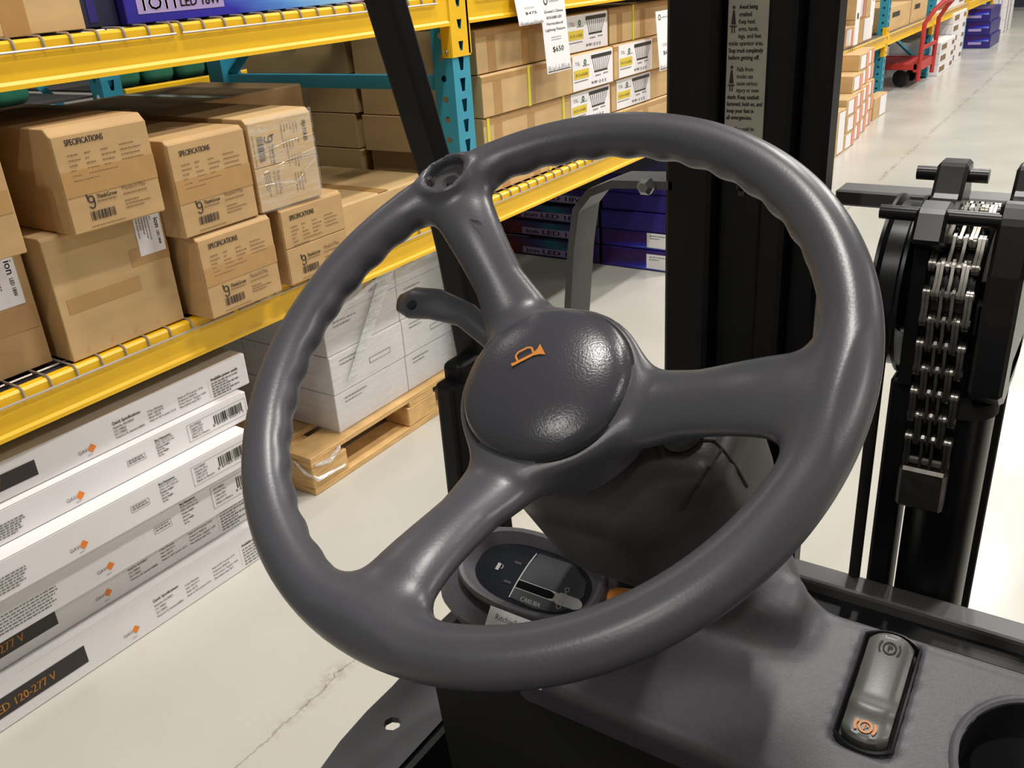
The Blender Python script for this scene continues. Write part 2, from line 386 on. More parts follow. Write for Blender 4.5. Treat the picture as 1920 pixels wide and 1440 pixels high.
# ================================================================ THE SETTING
X0, X1, Y0, Y1, ZC = -9.0, 9.0, -8.0, 20.5, 5.6
struct(MB().box(X0, X1, Y0, Y1, -0.1, 0).build('floor', M_FLOOR))
struct(MB().box(X0, X1, Y0, Y1, ZC, ZC + 0.1).build('ceiling', M_CEIL))
struct(MB().box(X0, X1, Y1, Y1 + 0.15, 0, ZC).build('wall_far', M_WALL))
struct(MB().box(X0, X1, Y0 - 0.15, Y0, 0, ZC).build('wall_near', M_WALL))
struct(MB().box(X0 - 0.15, X0, Y0, Y1, 0, ZC).build('wall_left', M_WALL))
struct(MB().box(X1, X1 + 0.15, Y0, Y1, 0, ZC).build('wall_right', M_WALL))
struct(MB().box(X0, X1, Y1 - 0.03, Y1, 0, 0.16).build('baseboard_far', M_BASE))
for i, (x, y) in enumerate(LAMPS):
    row = {0.9: 'over the right half of the aisle', -0.6: 'over the forklift and rack front', 4.4: 'over the open floor right of the forklift', 7.6: 'along the right wall', -5.6: 'behind the racks'}[x]
    k = [q for q in LAMPS if q[0] == x].index((x, y))
    t = thing('ceiling_light', '%s long white strip light of the row %s' % (('first', 'second', 'third', 'fourth', 'fifth', 'sixth', 'seventh')[k], row), 'light', (x, y, LAMP_Z), 0, 'ceiling strip lights')
    MB().box(x - 0.16, x + 0.16, y - 0.65, y + 0.65, LAMP_Z + 0.02, LAMP_Z + 0.09).build('housing', M_LAMPBODY, t)
    MB().box(x - 0.14, x + 0.14, y - 0.6, y + 0.6, LAMP_Z + 0.0, LAMP_Z + 0.02).build('diffuser', M_LAMP, t)
    for q in (-.5, .5): MB().tube([(x, y + q, LAMP_Z + 0.09), (x, y + q, ZC)], 0.006, 6).build('hanger_rod', M_BOLT, t)

# ================================================================ RACKS
def holed(mb, o, r, u, W, H, hole, nrow):
    """strip of nrow cells W x H, each with a hole given as 8 points (0..1 cell coordinates)"""
    o, r, u = np.array(o, float), np.array(r, float), np.array(u, float)
    outer = [(0, 0), (.5, 0), (1, 0), (1, .5), (1, 1), (.5, 1), (0, 1), (0, .5)]
    for i in range(nrow):
        v = [o + r * a * W + u * (b + i) * H for a, b in outer] + [o + r * a * W + u * (b + i) * H for a, b in hole]
        mb.raw(v, [(k, (k + 1) % 8, 8 + (k + 1) % 8, 8 + k) for k in range(8)])
SLOT = [(.42, .18), (.5, .18), (.58, .18), (.62, .5), (.66, .80), (.5, .80), (.34, .80), (.38, .5)]
ROUND = [(.5 + .14 * math.cos(R_(-135 + 45 * k)), .5 + .14 * 1.15 * math.sin(R_(-135 + 45 * k))) for k in range(8)]
PITCH = 0.058
def post(parent, x, y, z1, detail):
    """upright: front at x, centred on y, 82 mm wide, 72 mm deep"""
    mb = MB(); w_ = 0.041; n = int(z1 / PITCH)
    if detail:
        holed(mb, (x, y - w_, 0), (0, 1, 0), (0, 0, 1), 2 * w_, PITCH, SLOT, n)
        holed(mb, (x - 0.072, y - w_, 0.02), (1, 0, 0), (0, 0, 1), 0.072, PITCH, ROUND, n)
        z1 = n * PITCH
        mb.raw([(x, y + w_, 0), (x - .072, y + w_, 0), (x - .072, y + w_, z1), (x, y + w_, z1)], [(0, 1, 2, 3)])
        mb.raw([(x - .03, y - w_ + .001, 0), (x - .03, y + w_, 0), (x - .03, y + w_, z1), (x - .03, y - w_ + .001, z1)], [(0, 1, 2, 3)])
    else: mb.box(x - 0.072, x, y - w_, y + w_, 0, z1)
    return mb.build('post', M_TEAL, parent)
def beam(parent, x, y0, y1, zb, h, ledge=True):
    """box beam with rounded top edge, bottom lip, stepped ledge behind"""
    p = [(x, zb + 0.014), (x + 0.004, zb + 0.008), (x + 0.004, zb), (x - 0.04, zb), (x - 0.04, zb + h - 0.03), (x - 0.022, zb + h - 0.03), (x - 0.022, zb + h), (x - 0.005, zb + h), (x, zb + h - 0.005)]
    return MB().prism([(a, y0, b) for a, b in p], (0, y1 - y0, 0)).build('beam', M_YELLOW, parent)
def connector(parent, x, y, zb, side, beam_part, tall=0.30):
    """yellow end plate hooked into the post face, slots cut so the teal shows"""
    mb = MB(); n = int(tall / PITCH)
    holed(mb, (x + 0.004, y - 0.045, zb), (0, 1, 0), (0, 0, 1), 0.09, PITCH, [(a * .8 + .1, b * .7 + .15) for a, b in SLOT], n)
    mb.box(x - 0.03, x + 0.004, y + side * 0.045 - 0.002, y + side * 0.045 + 0.002, zb, zb + n * PITCH)
    c = mb.build('end_connector', M_YELLOW, beam_part)
    return c
def deck(parent_label, y0, y1, z, xf, xb, group):
    t = thing('wire_deck', parent_label, 'wire deck', (xf, (y0 + y1) / 2, z), 0, group)
    mb = MB(); n = int((y1 - y0) / 0.0535)
    for i in range(n + 1):
        y = y0 + 0.004 + i * (y1 - y0 - 0.008) / n
        mb.tube([(xb, y, z + .003), (xf - .02, y, z + .003), (xf - .004, y, z + .0025), (xf + .004, y, z - .003), (xf + .0055, y, z - .012), (xf + .0055, y, z - .020)], 0.0024, 5)
    mb.build('cross_wires', M_WIRE, t, smooth=True)
    mb = MB(); mb.tube([(xf + .009, y0, z - .019), (xf + .009, y1, z - .019)], 0.0026, 6)
    mb.build('front_wire', M_WIRE, t, smooth=True)
    mb = MB()
    for k in range(6):
        x = xf - 0.05 - k * (xf - xb - 0.1) / 5; mb.tube([(x, y0, z - .001), (x, y1, z - .001)], 0.0026, 5)
    mb.build('long_wires', M_WIRE, t, smooth=True)
    MB().box(xb, xf - 0.024, y0, y1, z - 0.012, z - 0.006).build('deck_sheet', M_SHADEDECK, t)  # board toned dark to carry the shelf's shade
    return t

XF, XB = -1.65, -2.72            # rack front and rear planes
BAY = 2.62; PY = [-0.42 + BAY * k for k in range(3)]     # -0.42, 2.2, 4.82, 7.44, 10.06 ...
rack = thing('pallet_rack', 'yellow and teal pallet rack running along the aisle beside the forklift', 'rack', (XF, 2.2, 0))
for k, y in enumerate(PY):
    post(rack, XF, y, 2.4, k == 1)
    MB().box(XB, XB + 0.072, y - 0.041, y + 0.041, 0, 2.4).build('post', M_TEAL, rack)
    for zz in (0.25, 1.0, 1.75): MB().box(XB + .07, XF - .07, y - 0.018, y + 0.018, zz, zz + 0.04).build('brace', M_TEAL, rack)
    MB().tube([(XF - .08, y, 0.28), (XB + .08, y, 0.99)], 0.02, 4).build('brace', M_TEAL, rack)
    MB().tube([(XB + .08, y, 1.05), (XF - .08, y, 1.74)], 0.02, 4).build('brace', M_TEAL, rack)
    MB().box(XF - 0.09, XF + 0.02, y - 0.06, y + 0.06, 0, 0.008).build('foot_plate', M_TEAL, rack)
LOWZ, UPZ = 0.574, 1.177
for k in range(2):
    ya, yb = PY[k] + 0.046, PY[k + 1] - 0.046
    for zb, h in ((LOWZ, 0.085), (UPZ, 0.080)):
        b = beam(rack, XF + 0.002, ya, yb, zb, h)
        if k in (0, 1, 2, 3):
            connector(rack, XF, PY[k + 1], zb - 0.085, -1, b, 0.30) if k != 1 else None
            if k == 1: MB().box(XF - 0.02, XF + 0.004, ya - 0.01, ya + 0.004, zb - 0.08, zb + 0.14).build('end_connector', M_YELLOW, b)
        MB().box(XB - 0.002, XB + 0.04, ya, yb, zb, zb + h).build('beam', M_YELLOW, rack)
for yy, zz in ((2.166, 1.108), (2.150, 1.108)):
    MB().lathe([(0.006, 0), (0.006, 0.003), (0.003, 0.005)], (XF - 0.012, yy, zz), (1, 0, 0), 10).build('bolt', M_BOLT, rack)
ZD, ZU = LOWZ + 0.085, UPZ + 0.080      # shelf levels 0.659, 1.257
G_D = 'wire decks on the rack shelves'
deck('wire deck on the lower shelf in front of the brown cartons', 0.405, 1.245, ZD, XF, XB, G_D)
deck('left wire deck of the lower shelf, at the picture edge', -0.36, 0.395, ZD, XF, XB, G_D)
deck('wire deck on the lower shelf just left of the teal post', 1.258, 2.10, ZD, XF, XB, G_D)
deck('wire deck on the upper shelf under the large brown carton', 0.405, 1.243, ZU, XF, XB, G_D)
deck('leftmost wire deck of the upper shelf', -0.36, 0.395, ZU, XF, XB, G_D)
deck('wire deck on the upper shelf under the purple light carton', 1.258, 2.10, ZU, XF, XB, G_D)
deck('wire deck under the lamp cartons right of the teal post', 2.29, 3.5, ZD, XF, XB, G_D)
deck('wire deck under the lamp cartons behind the mast', 3.52, 4.72, ZD, XF, XB, G_D)
deck('wire deck above the lamp cartons right of the teal post', 2.29, 3.5, ZU, XF, XB, G_D)
deck('wire deck above the lamp cartons behind the mast', 3.52, 4.72, ZU, XF, XB, G_D)
# farther rack along the aisle, set a little back
XQ, QB, QZ = -1.87, -2.9, 0.504
rack3 = thing('pallet_rack', 'farther yellow and teal rack down the aisle beyond the mast', 'rack', (XQ, 9, 0))
PQ = [6.50, 8.45, 10.40, 12.35, 14.3]
for k, y in enumerate(PQ):
    post(rack3, XQ, y, 2.2, k in (1, 2))
    MB().box(QB, QB + .072, y - .041, y + .041, 0, 2.2).build('post', M_TEAL, rack3)
    MB().tube([(XQ - .08, y, 0.15), (QB + .08, y, 0.9)], 0.02, 4).build('brace', M_TEAL, rack3)
    for zz in (.12, 1.0): MB().box(QB + .07, XQ - .07, y - .018, y + .018, zz, zz + .04).build('brace', M_TEAL, rack3)
for k in range(4):
    ya, yb = PQ[k] + .046, PQ[k + 1] - .046
    b = beam(rack3, XQ + .002, ya, yb, QZ, .085); connector(rack3, XQ, PQ[k + 1], QZ - .085, -1, b, .24)
    MB().box(QB, QB + .04, ya, yb, QZ, QZ + .085).build('beam', M_YELLOW, rack3)
ZQ = QZ + .085
deck('far wire deck under the small orange-labelled cartons', 6.6, 8.36, ZQ, XQ, QB, G_D)
deck('far wire deck under the brown cartons beyond the far teal post', 8.55, 10.3, ZQ, XQ, QB, G_D)
deck('farthest wire deck above the white cartons', 10.5, 12.25, ZQ, XQ, QB, G_D)

# the row of racks behind, seen through the shelf gap
XR = -3.15
rack2 = thing('pallet_rack', 'second yellow and teal rack standing behind, seen through the shelf gap', 'rack', (XR, 2.2, 0))
for y in (0.2, 2.06, 3.9):
    post(rack2, XR, y, 1.7, y == 2.06)
    MB().box(XR - 1.07, XR - 1.0, y - .041, y + .041, 0, 1.7).build('post', M_TEAL, rack2)
    MB().tube([(XR - .08, y, 0.75), (XR - 1.0, y, 1.35)], 0.02, 4).build('brace', M_TEAL, rack2)
for ya, yb in ((0.25, 2.01), (2.11, 3.85)):
    for zb in ((0.80, 1.5) if ya < 1 else (0.932, 1.5)):
        beam(rack2, XR + 0.002, ya, yb, zb, 0.062)
    MB().box(XR - 1.05, XR - 0.05, ya, yb, 0.978, 0.986).build('shelf_sheet', M_SHADEDECK, rack2)

def jug(y, k, label):
    t = thing('green_jug', label, 'jug', (XR - 0.14, y, 0.99), 0, 'green jugs on the rack behind')
    def f(P): return rbox(P, (0, 0, 0.11), (0.085, 0.07, 0.11), 0.035)
    V, F = sdf_mesh(f, (-.1, -.085, -.01), (.1, .085, .235), 0.012)
    MB().raw(V, F).build('body', M_GREEN, t, smooth=True, local=True, angle=80)
    MB().lathe([(0.024, 0.215), (0.024, 0.245), (0.020, 0.25)], (0, 0, 0), (0, 0, 1), 14).build('cap', M_WHITEPAPER, t, local=True)
    Face((0.086, -0.04, 0.05), (0, 1, 0), (0, 0, 1)).rect(M_WHITEPAPER, 0, 0.06, 0.075, 0.11).build(t, {M_WHITEPAPER.name: 'paper_label'}, local=True)
for k, y in enumerate((2.17, 2.325, 2.48, 2.64, 1.55, 1.72)):
    jug(y, k, ('first', 'second', 'third', 'fourth', 'fifth', 'sixth')[(2, 3, 4, 5, 0, 1)[k]] + ' green plastic jug from the left on the rack behind')

# ================================================================ CARTONS ON THE SHELVES
def carton(name, label, cat, group, xf, y0, y1, z0, z1, depth, m=M_KRAFT, rot=0, chamfer=0.004, flaps=True, seam=0.48):
    """local frame: x 0 = front face, negative = back; y -w/2..w/2; z 0..h"""
    W, H = y1 - y0, z1 - z0
    t = thing(name, label, cat, (xf, (y0 + y1) / 2, z0), R_(rot), group)
    c = chamfer; fx = -0.003 if flaps else 0
    p = [(fx, 0.001), (fx, H - c), (fx - c, H), (-depth, H), (-depth, 0.001)]
    MB().prism([(a, -W / 2, b) for a, b in p], (0, W, 0)).build('body', m, t, bevel=0.0015, local=True)
    if flaps:
        zs = H * seam
        MB().box(-0.004, 0, -W / 2 + 0.001, W / 2 - 0.001, 0.003, zs - 0.001).build('flap', m, t, bevel=0.001, local=True)
        MB().box(-0.004, 0, -W / 2 + 0.001, W / 2 - 0.001, zs + 0.001, H - c).build('flap', m, t, bevel=0.001, local=True)
    return t, W, H
def logo_tg(f, a, b, s, m=M_INK):
    """stylised b-over-g emblem"""
    f.ring(m, a, b + s * .25, s * .40, s * .15, 0, 360, 18); f.line(m, a - s * .32, b + s * .25, a - s * .42, b + s * .85, s * .16)
    f.ring(m, a, b - s * .35, s * .40, s * .15, -165, 0, 12); f.line(m, a + s * .325, b - s * .38, a + s * .325, b + s * .30, s * .15)
def print_tg(t, W, H, head='SPECIFICATIONS', vertical=False):
    if vertical: f = Face((0.0004, -W / 2, H), (0, 0, -1), (0, 1, 0)); W, H = H, W
    else: f = Face((0.0004, -W / 2, 0), (0, 1, 0), (0, 0, 1))
    s = W / 0.2
    f.text(M_INK, head, 0.024 * s, H * 0.83, 0.0115 * s, width=0.078 * s * len(head) / 14, bold=0.0006)
    f.para(M_INK2, 0.024 * s, H * 0.735, (0.022, 0.024, 0.016, 0.010, 0.019, 0.052), H * .048, 0.0022, 1)
    f.para(M_INK2, 0.058 * s, H * 0.735, (0.012, 0.009, 0.019, 0.023, 0.060), H * .048, 0.0022, 2)
    f.para(M_INK2, 0.092 * s, H * 0.735, (0.015, 0.030, 0.025, 0.016), H * .048, 0.0022, 3)
    f.para(M_INK2, 0.132 * s, H * 0.745, (0.030, 0.044, 0.040, 0.045), H * .048, 0.0022, 4)
    logo_tg(f, 0.048 * s, H * 0.285, 0.018 * s)
    f.text(M_INK, 'ThinkGrow', 0.060 * s, H * 0.30, 0.0082 * s, width=0.043 * s, bold=0.0004)
    f.para(M_INK2, 0.060 * s, H * 0.268, (0.041 * s,), 0.004, 0.0022, 5)
    f.text(M_INK2, 'Model-H Plus', 0.116 * s, H * 0.32, 0.0095 * s, width=0.052 * s)
    f.para(M_INK2, 0.116 * s, H * 0.275, (0.052, 0, 0.030, 0.056, 0.040), H * .034, 0.0022, 6)
    f.barcode(M_INK, 0.040 * s, H * 0.105, 0.052 * s, 0.017 * s, 22, 3)
    f.para(M_INK2, 0.036 * s, H * 0.045, (0.072 * s,), 0.004, 0.0018, 7)
    f.build(t, local=True)
def tape_front(t, W, H, z0=0.36, z1=0.60):
    MB().box(0, 0.0009, -W / 2 + 0.001, W / 2 - 0.001, H * z0, H * z1).build('tape', M_TAPE, t, local=True)
G_TG = 'brown lamp cartons with specification print'
# upper and lower tiers of grow-lamp cartons
a = carton('lamp_carton', 'brown SPECIFICATIONS carton on top of the plain carton, left shelf', 'carton', G_TG, -1.600, 0.901, 1.099, 0.914, 1.108, 0.42, chamfer=0.014, rot=-1.0); tape_front(*a); print_tg(*a)
a = carton('lamp_carton', 'brown SPECIFICATIONS carton, second of the upper tier, right of the first', 'carton', G_TG, -1.598, 1.131, 1.332, 0.846, 1.046, 0.42, chamfer=0.008, rot=1.0); tape_front(*a); print_tg(*a)
a = carton('lamp_carton', 'brown carton turned on its side, wrapped in clear film and tape', 'carton', G_TG, -1.598, 1.342, 1.530, 0.8475, 1.054, 0.42, chamfer=0.010, rot=-1.5, m=M_KRAFT2); taped = a
print_tg(*a, head='FEATURES', vertical=True)
a = carton('lamp_carton', 'brown SPECIFICATIONS carton at the shelf edge beside the plain carton', 'carton', G_TG, -1.592, 1.149, 1.355, 0.6615, 0.845, 0.44, chamfer=0.008, rot=0.6); tape_front(*a, 0.40, 0.62); print_tg(*a)
a = carton('lamp_carton', 'brown SPECIFICATIONS carton under the film-wrapped carton, partly behind the wheel', 'carton', G_TG, -1.596, 1.389, 1.592, 0.6615, 0.846, 0.44, chamfer=0.006); print_tg(*a)
# film wrap of the sideways carton: crinkled clear sheet over its front and top
t, W, H = taped
rg = random.Random(3); n = 14; vs = []; fs = []
for i in range(n + 1):
    for j in range(n + 1):
        vs.append((0.0022 + rg.uniform(0, 0.0022), -W / 2 + W * j / n, H * i / n))
for i in range(n):
    for j in range(n): q = i * (n + 1) + j; fs.append((q, q + 1, q + n + 2, q + n + 1))
MB().raw(vs, fs).build('clear_film', M_FILM, t, local=True)
mb = MB()
for (p, q) in (((-.5, .62), (.5, .72)), ((-.4, .42), (.45, .55)), ((.05, .2), (.5, .46)), ((-.5, .30), (.1, .24))):
    mb.tube([(0.003, p[0] * W, p[1] * H), (0.0045, (p[0] + q[0]) / 2 * W, (p[1] + q[1]) / 2 * H + .004), (0.003, q[0] * W, q[1] * H)], 0.0005, 4)
mb.build('film_crease', M_FILM2, t, local=True)
# plain carton with the white ion label
t, W, H = carton('plain_carton', 'large plain brown carton with a white label at its top corner', 'carton', None, -1.662, 0.862, 1.128, 0.6615, 0.913, 0.45, m=M_KRAFT2, flaps=False, chamfer=0.006)
for q in ((-0.115, 0.095, 0.05, 0.125), (0.04, 0.145, 0.133, 0.18)): MB().box(0, 0.0007, q[0], q[2], q[1], q[3]).build('tape', M_TAPE, t, local=True)
def ion_label(t, yl, zt, w_, h, H, local=True):
    f = Face((0.0005, yl, zt), (0, 0, -1), (0, 1, 0))
    f.rect(M_WHITEPAPER, 0, 0, h, w_)
    f2 = Face((0.0011, yl, zt), (0, 0, -1), (0, 1, 0))
    f2.text(M_INK, 'ion', h * .12, w_ * .76, w_ * .20, bold=0.0003); f2.text(M_INK, 'LED 18W', h * .46, w_ * .78, w_ * .10, width=h * .36, bold=0.0003)
    f2.para(M_GREYINK, h * .05, w_ * .62, (h * .1, h * .6, h * .55, h * .45, h * .3, h * .5), w_ * .105, w_ * .03, 4)
    f.build(t, {M_WHITEPAPER.name: 'paper_label'}, local=True); f2.build(t, local=True)
ion_label(t, W / 2 - 0.068, H - 0.010, 0.062, 0.080, H)
fm = Face((0.0005, -W / 2, 0), (0, 1, 0), (0, 0, 1))
for k in range(5):
    for q in range(3): fm.line(M_PINK, 0.03 + k * .055 + q * .003, 0.012, 0.036 + k * .055 + q * .003, 0.022, 0.0006)
fm.build(t, local=True)
# left edge cartons
t, W, H = carton('plain_carton', 'lower brown carton at the left picture edge with a white label', 'carton', None, -1.712, 0.52, 0.847, 0.6615, 0.905, 0.45, flaps=False, chamfer=0.006)
ion_label(t, W / 2 - 0.098, H - 0.012, 0.080, 0.100, H); MB().box(0, 0.0007, -W / 2, W / 2 - .005, 0.08, 0.125).build('tape', M_TAPE, t, local=True)
t, W, H = carton('plain_carton', 'upper brown carton cut off by the left picture edge', 'carton', None, -1.615, 0.50, 0.812, 0.907, 1.098, 0.45, flaps=False, chamfer=0.006)
MB().box(0, 0.0007, -W / 2, W / 2 - .004, 0.075, 0.115).build('tape', M_TAPE, t, local=True)
# flat carton right of the lamp cartons
t, W, H = carton('flat_carton', 'low flat brown carton on the shelf behind the steering wheel rim', 'carton', None, -1.70, 1.64, 2.08, 0.6615, 0.775, 0.45, m=M_KRAFT2, flaps=False)
MB().box(-0.45, 0, -0.02, 0.02, H, H + .0007).build('tape', M_TAPE, t, local=True)
for k, (ya, yb) in enumerate(((0.30, 0.86), (0.87, 1.45), (1.46, 2.05))):  # added cartons that cover the lit rack behind and darken the gap
    t, W, H = carton('gap_darkening_carton', '%s brown carton in the dark at the back of the lower shelf' % ('left', 'middle', 'right')[k], 'carton', 'brown cartons at the back of the lower shelf', -2.16, ya, yb, 0.6615, 1.05 if k < 2 else 1.032, .48, flaps=False)
    MB().box(-.48, 0, -.02, .02, H, H + .0007).build('tape', M_TAPE, t, local=True)
# upper shelf: large brown carton, small navy carton, purple light carton
t, W, H = carton('plain_carton', 'large brown carton on the upper shelf at the top left corner', 'carton', None, -1.685, 0.55, 1.078, 1.2605, 1.55, 0.5, m=M_KRAFT2, flaps=False, chamfer=0.008)
MB().box(0, 0.0007, W / 2 - 0.16, W / 2 - 0.11, 0, H).build('tape', M_TAPE, t, local=True)
t, W, H = carton('dark_carton', 'dark navy carton end between the brown carton and the purple one', 'carton', None, -1.71, 1.092, 1.168, 1.2605, 1.36, 0.5, m=M_NAVY, flaps=False)
Face((0.0005, -W / 2, 0), (0, 1, 0), (0, 0, 1)).rect(M_PURPLE, 0.012, 0.01, 0.03, 0.09).build(t, local=True)
t, W, H = carton('light_carton', 'purple and blue light fixture carton on the upper shelf', 'carton', None, -1.690, 1.172, 2.05, 1.2605, 1.335, 0.5, m=M_PURPLE, flaps=False)
MB().box(0, 0.0006, -W / 2 + 0.001, W / 2 - 0.001, 0.002, H - .002).build('colour_print', M_ART, t, local=True)
f = Face((0.0008, -W / 2, 0), (0, 1, 0), (0, 0, 1))
f.rect(M_LILAC, 0.028, 0.018, 0.245, 0.070); f.build(t, local=True)
f = Face((0.0014, -W / 2, 0), (0, 1, 0), (0, 0, 1))
f.text(M_WHITEPAPER, 'ion', 0.036, 0.024, 0.042, width=0.085, bold=0.001); f.text(M_INK, 'LED 18W', 0.130, 0.026, 0.020, width=0.105, bold=0.0016); f.build(t, local=True)

# price tags hung from the upper beam
def price_tag(label, y0, y1, z0, z1, lines, price, lean=0.0):
    t = thing('price_tag', label, 'price tag', (-1.615, (y0 + y1) / 2, z0), 0, 'price tags hanging from the upper beam'); W, H = y1 - y0, z1 - z0
    MB().prism([(0, -W / 2, 0), (0, W / 2, 0), (-.02, W / 2, H), (-.02, -W / 2, H)], (0.0008, 0, 0)).build('card', M_WHITEPAPER, t, local=True)
    u = V3(-0.02, 0, H); u /= np.linalg.norm(u)
    f = Face((0.0009, -W / 2, 0), (0, 1, 0), u)
    f.text(M_INK, price, W * .30, H * .26, H * .07, width=W * .46, bold=.0005)
    for k, s in enumerate(lines): f.text(M_INK, s, W * (.5 - .033 * len(s) / 1.3), H * (.75 - .075 * k), H * .035, width=W * .066 * len(s) / 1.3, bold=.0004)
    f.para(M_GREYINK, W * .3, H * .44, (W * .4, W * .4), H * .03, H * .008, 1)
    f.ring(M_INK, W * .22, H * .90, W * .08, W * .03); f.text(M_GREYINK, 'GARDEN', W * .34, H * .88, H * .03, width=W * .4)
    rg = random.Random(5)
    for k in range(26):
        x = W * (.05 + .036 * k); f.line(M_GREYINK, x, H * .02, x + rg.uniform(-.004, .004), H * rg.uniform(.05, .10), .0016)
    f.rect(M_INK, W * .03, H * .015, W * .97, H * .026); f.build(t, local=True)
price_tag('white price tag reading $475 at the top of the picture', 2.462, 2.606, 1.150, 1.262, [], '$475')
price_tag('white price tag reading $650 in front of the lamp cartons', 2.612, 2.765, 0.992, 1.235, ["Grower's Choice", 'ROI-E680 LED', 'Horticultural', 'Lighting Fixture'], '$650')
price_tag('white price tag cut off by the forklift mast', 3.46, 3.60, 0.90, 1.12, [], '$650')

# lamp cartons right of the post
def roi(label, xf, y0, y1, z0, z1, depth, lab=None, straps=(), rot=0):
    t, W, H = carton('fixture_carton', label, 'carton', 'kraft light fixture cartons right of the teal post', xf, y0, y1, z0, z1, depth, m=M_KRAFT2, flaps=False, chamfer=0.005, rot=rot)
    MB().box(-.02, 0.0006, -W / 2 + .001, W / 2 - .001, H - 0.022, H - .006).build('tape', M_TAPE, t, local=True)
    for q in (0.07, 0.30): MB().box(0, 0.0006, -W / 2 + W * q, -W / 2 + W * q + .045, .002, H - .0225).build('tape', M_TAPE, t, local=True)
    for q in straps: MB().box(0.0004, 0.0022, -W / 2 + W * q, -W / 2 + W * q + .014, 0, H).build('strap', M_STRAP, t, local=True)
    if lab is not None:
        a0 = lab; w_ = 0.295; f = Face((0.0007, -W / 2 + a0, 0), (0, 1, 0), (0, 0, 1)); f.rect(M_WHITEPAPER, 0, 0.004, w_, H - .004); f.build(t, {M_WHITEPAPER.name: 'paper_label'}, local=True)
        f = Face((0.0014, -W / 2 + a0, 0), (0, 1, 0), (0, 0, 1))
        f.rect(M_BLACKINK, w_ * .45, H * .80, w_ * .97, H * .90); f.rect(M_BLACKINK, w_ * .52, H * .41, w_ * .86, H * .46)
        for k in range(9): f.line(M_GREYINK, w_ * (.48 + .056 * k), H * .80, w_ * (.535 + .039 * k), H * .46, .004)
        f.rect(M_YLABEL, w_ * .03, H * .34, w_ * .39, H * .58); f.text(M_INK, 'ROI-E680', w_ * .06, H * .40, H * .09, width=w_ * .30, bold=.001)
        f.text(M_GREYINK, 'TSL', w_ * .06, H * .70, H * .10, width=w_ * .12); f.ring(M_GREEN, w_ * .30, H * .76, .010, .006, n=10)
        f.para(M_GREYINK, w_ * .24, H * .65, (w_ * .16,), .01, .004, 2); f.rect(M_GREYINK, w_ * .03, H * .26, w_ * .36, H * .285)
        f.para(M_GREYINK, w_ * .55, H * .30, (w_ * .13,), .01, .005, 1); f.para(M_GREYINK, w_ * .75, H * .32, (w_ * .13,), .01, .004, 2)
        f.para(M_GREYINK, w_ * .45, H * .12, (w_ * .16,), .01, .008, 3)
        for q in (.66, .73, .80): f.ring(M_GREYINK, w_ * q, H * .14, .006, .003, n=8)
        f.build(t, local=True)
    return t
rows = [(0.6615, 0.775, 'bottom'), (0.777, 0.894, 'third'), (0.896, 1.022, 'second'), (1.024, 1.152, 'top')]
for i, (z0, z1, nm) in enumerate(rows):
    dx = (0.0, -0.006, 0.004, -0.012)[i]
    roi('%s row kraft fixture carton with a lamp label at its right end' % nm, -1.676 + dx, 2.325 + (0.02 if i == 0 else 0), 3.172, z0, z1, 0.50, 0.845 - 0.302, [(.42,), (.57, .02), (.30,), ()][i], rot=(0, .4, -.3, .3)[i])
    roi('%s row kraft fixture carton in the stack next to the mast' % nm, -1.690 + dx, 3.205, 4.06, z0, z1, 0.50, [None, 0.04, 0.035, None][i], [(.1,), (), (), (.22,)][i], rot=(0, -.3, .3, 0)[i])
    roi('%s row kraft fixture carton in the shaded rear stack behind the teal frame' % nm, -2.215 + dx, 2.335, 3.18, z0, z1, 0.50)

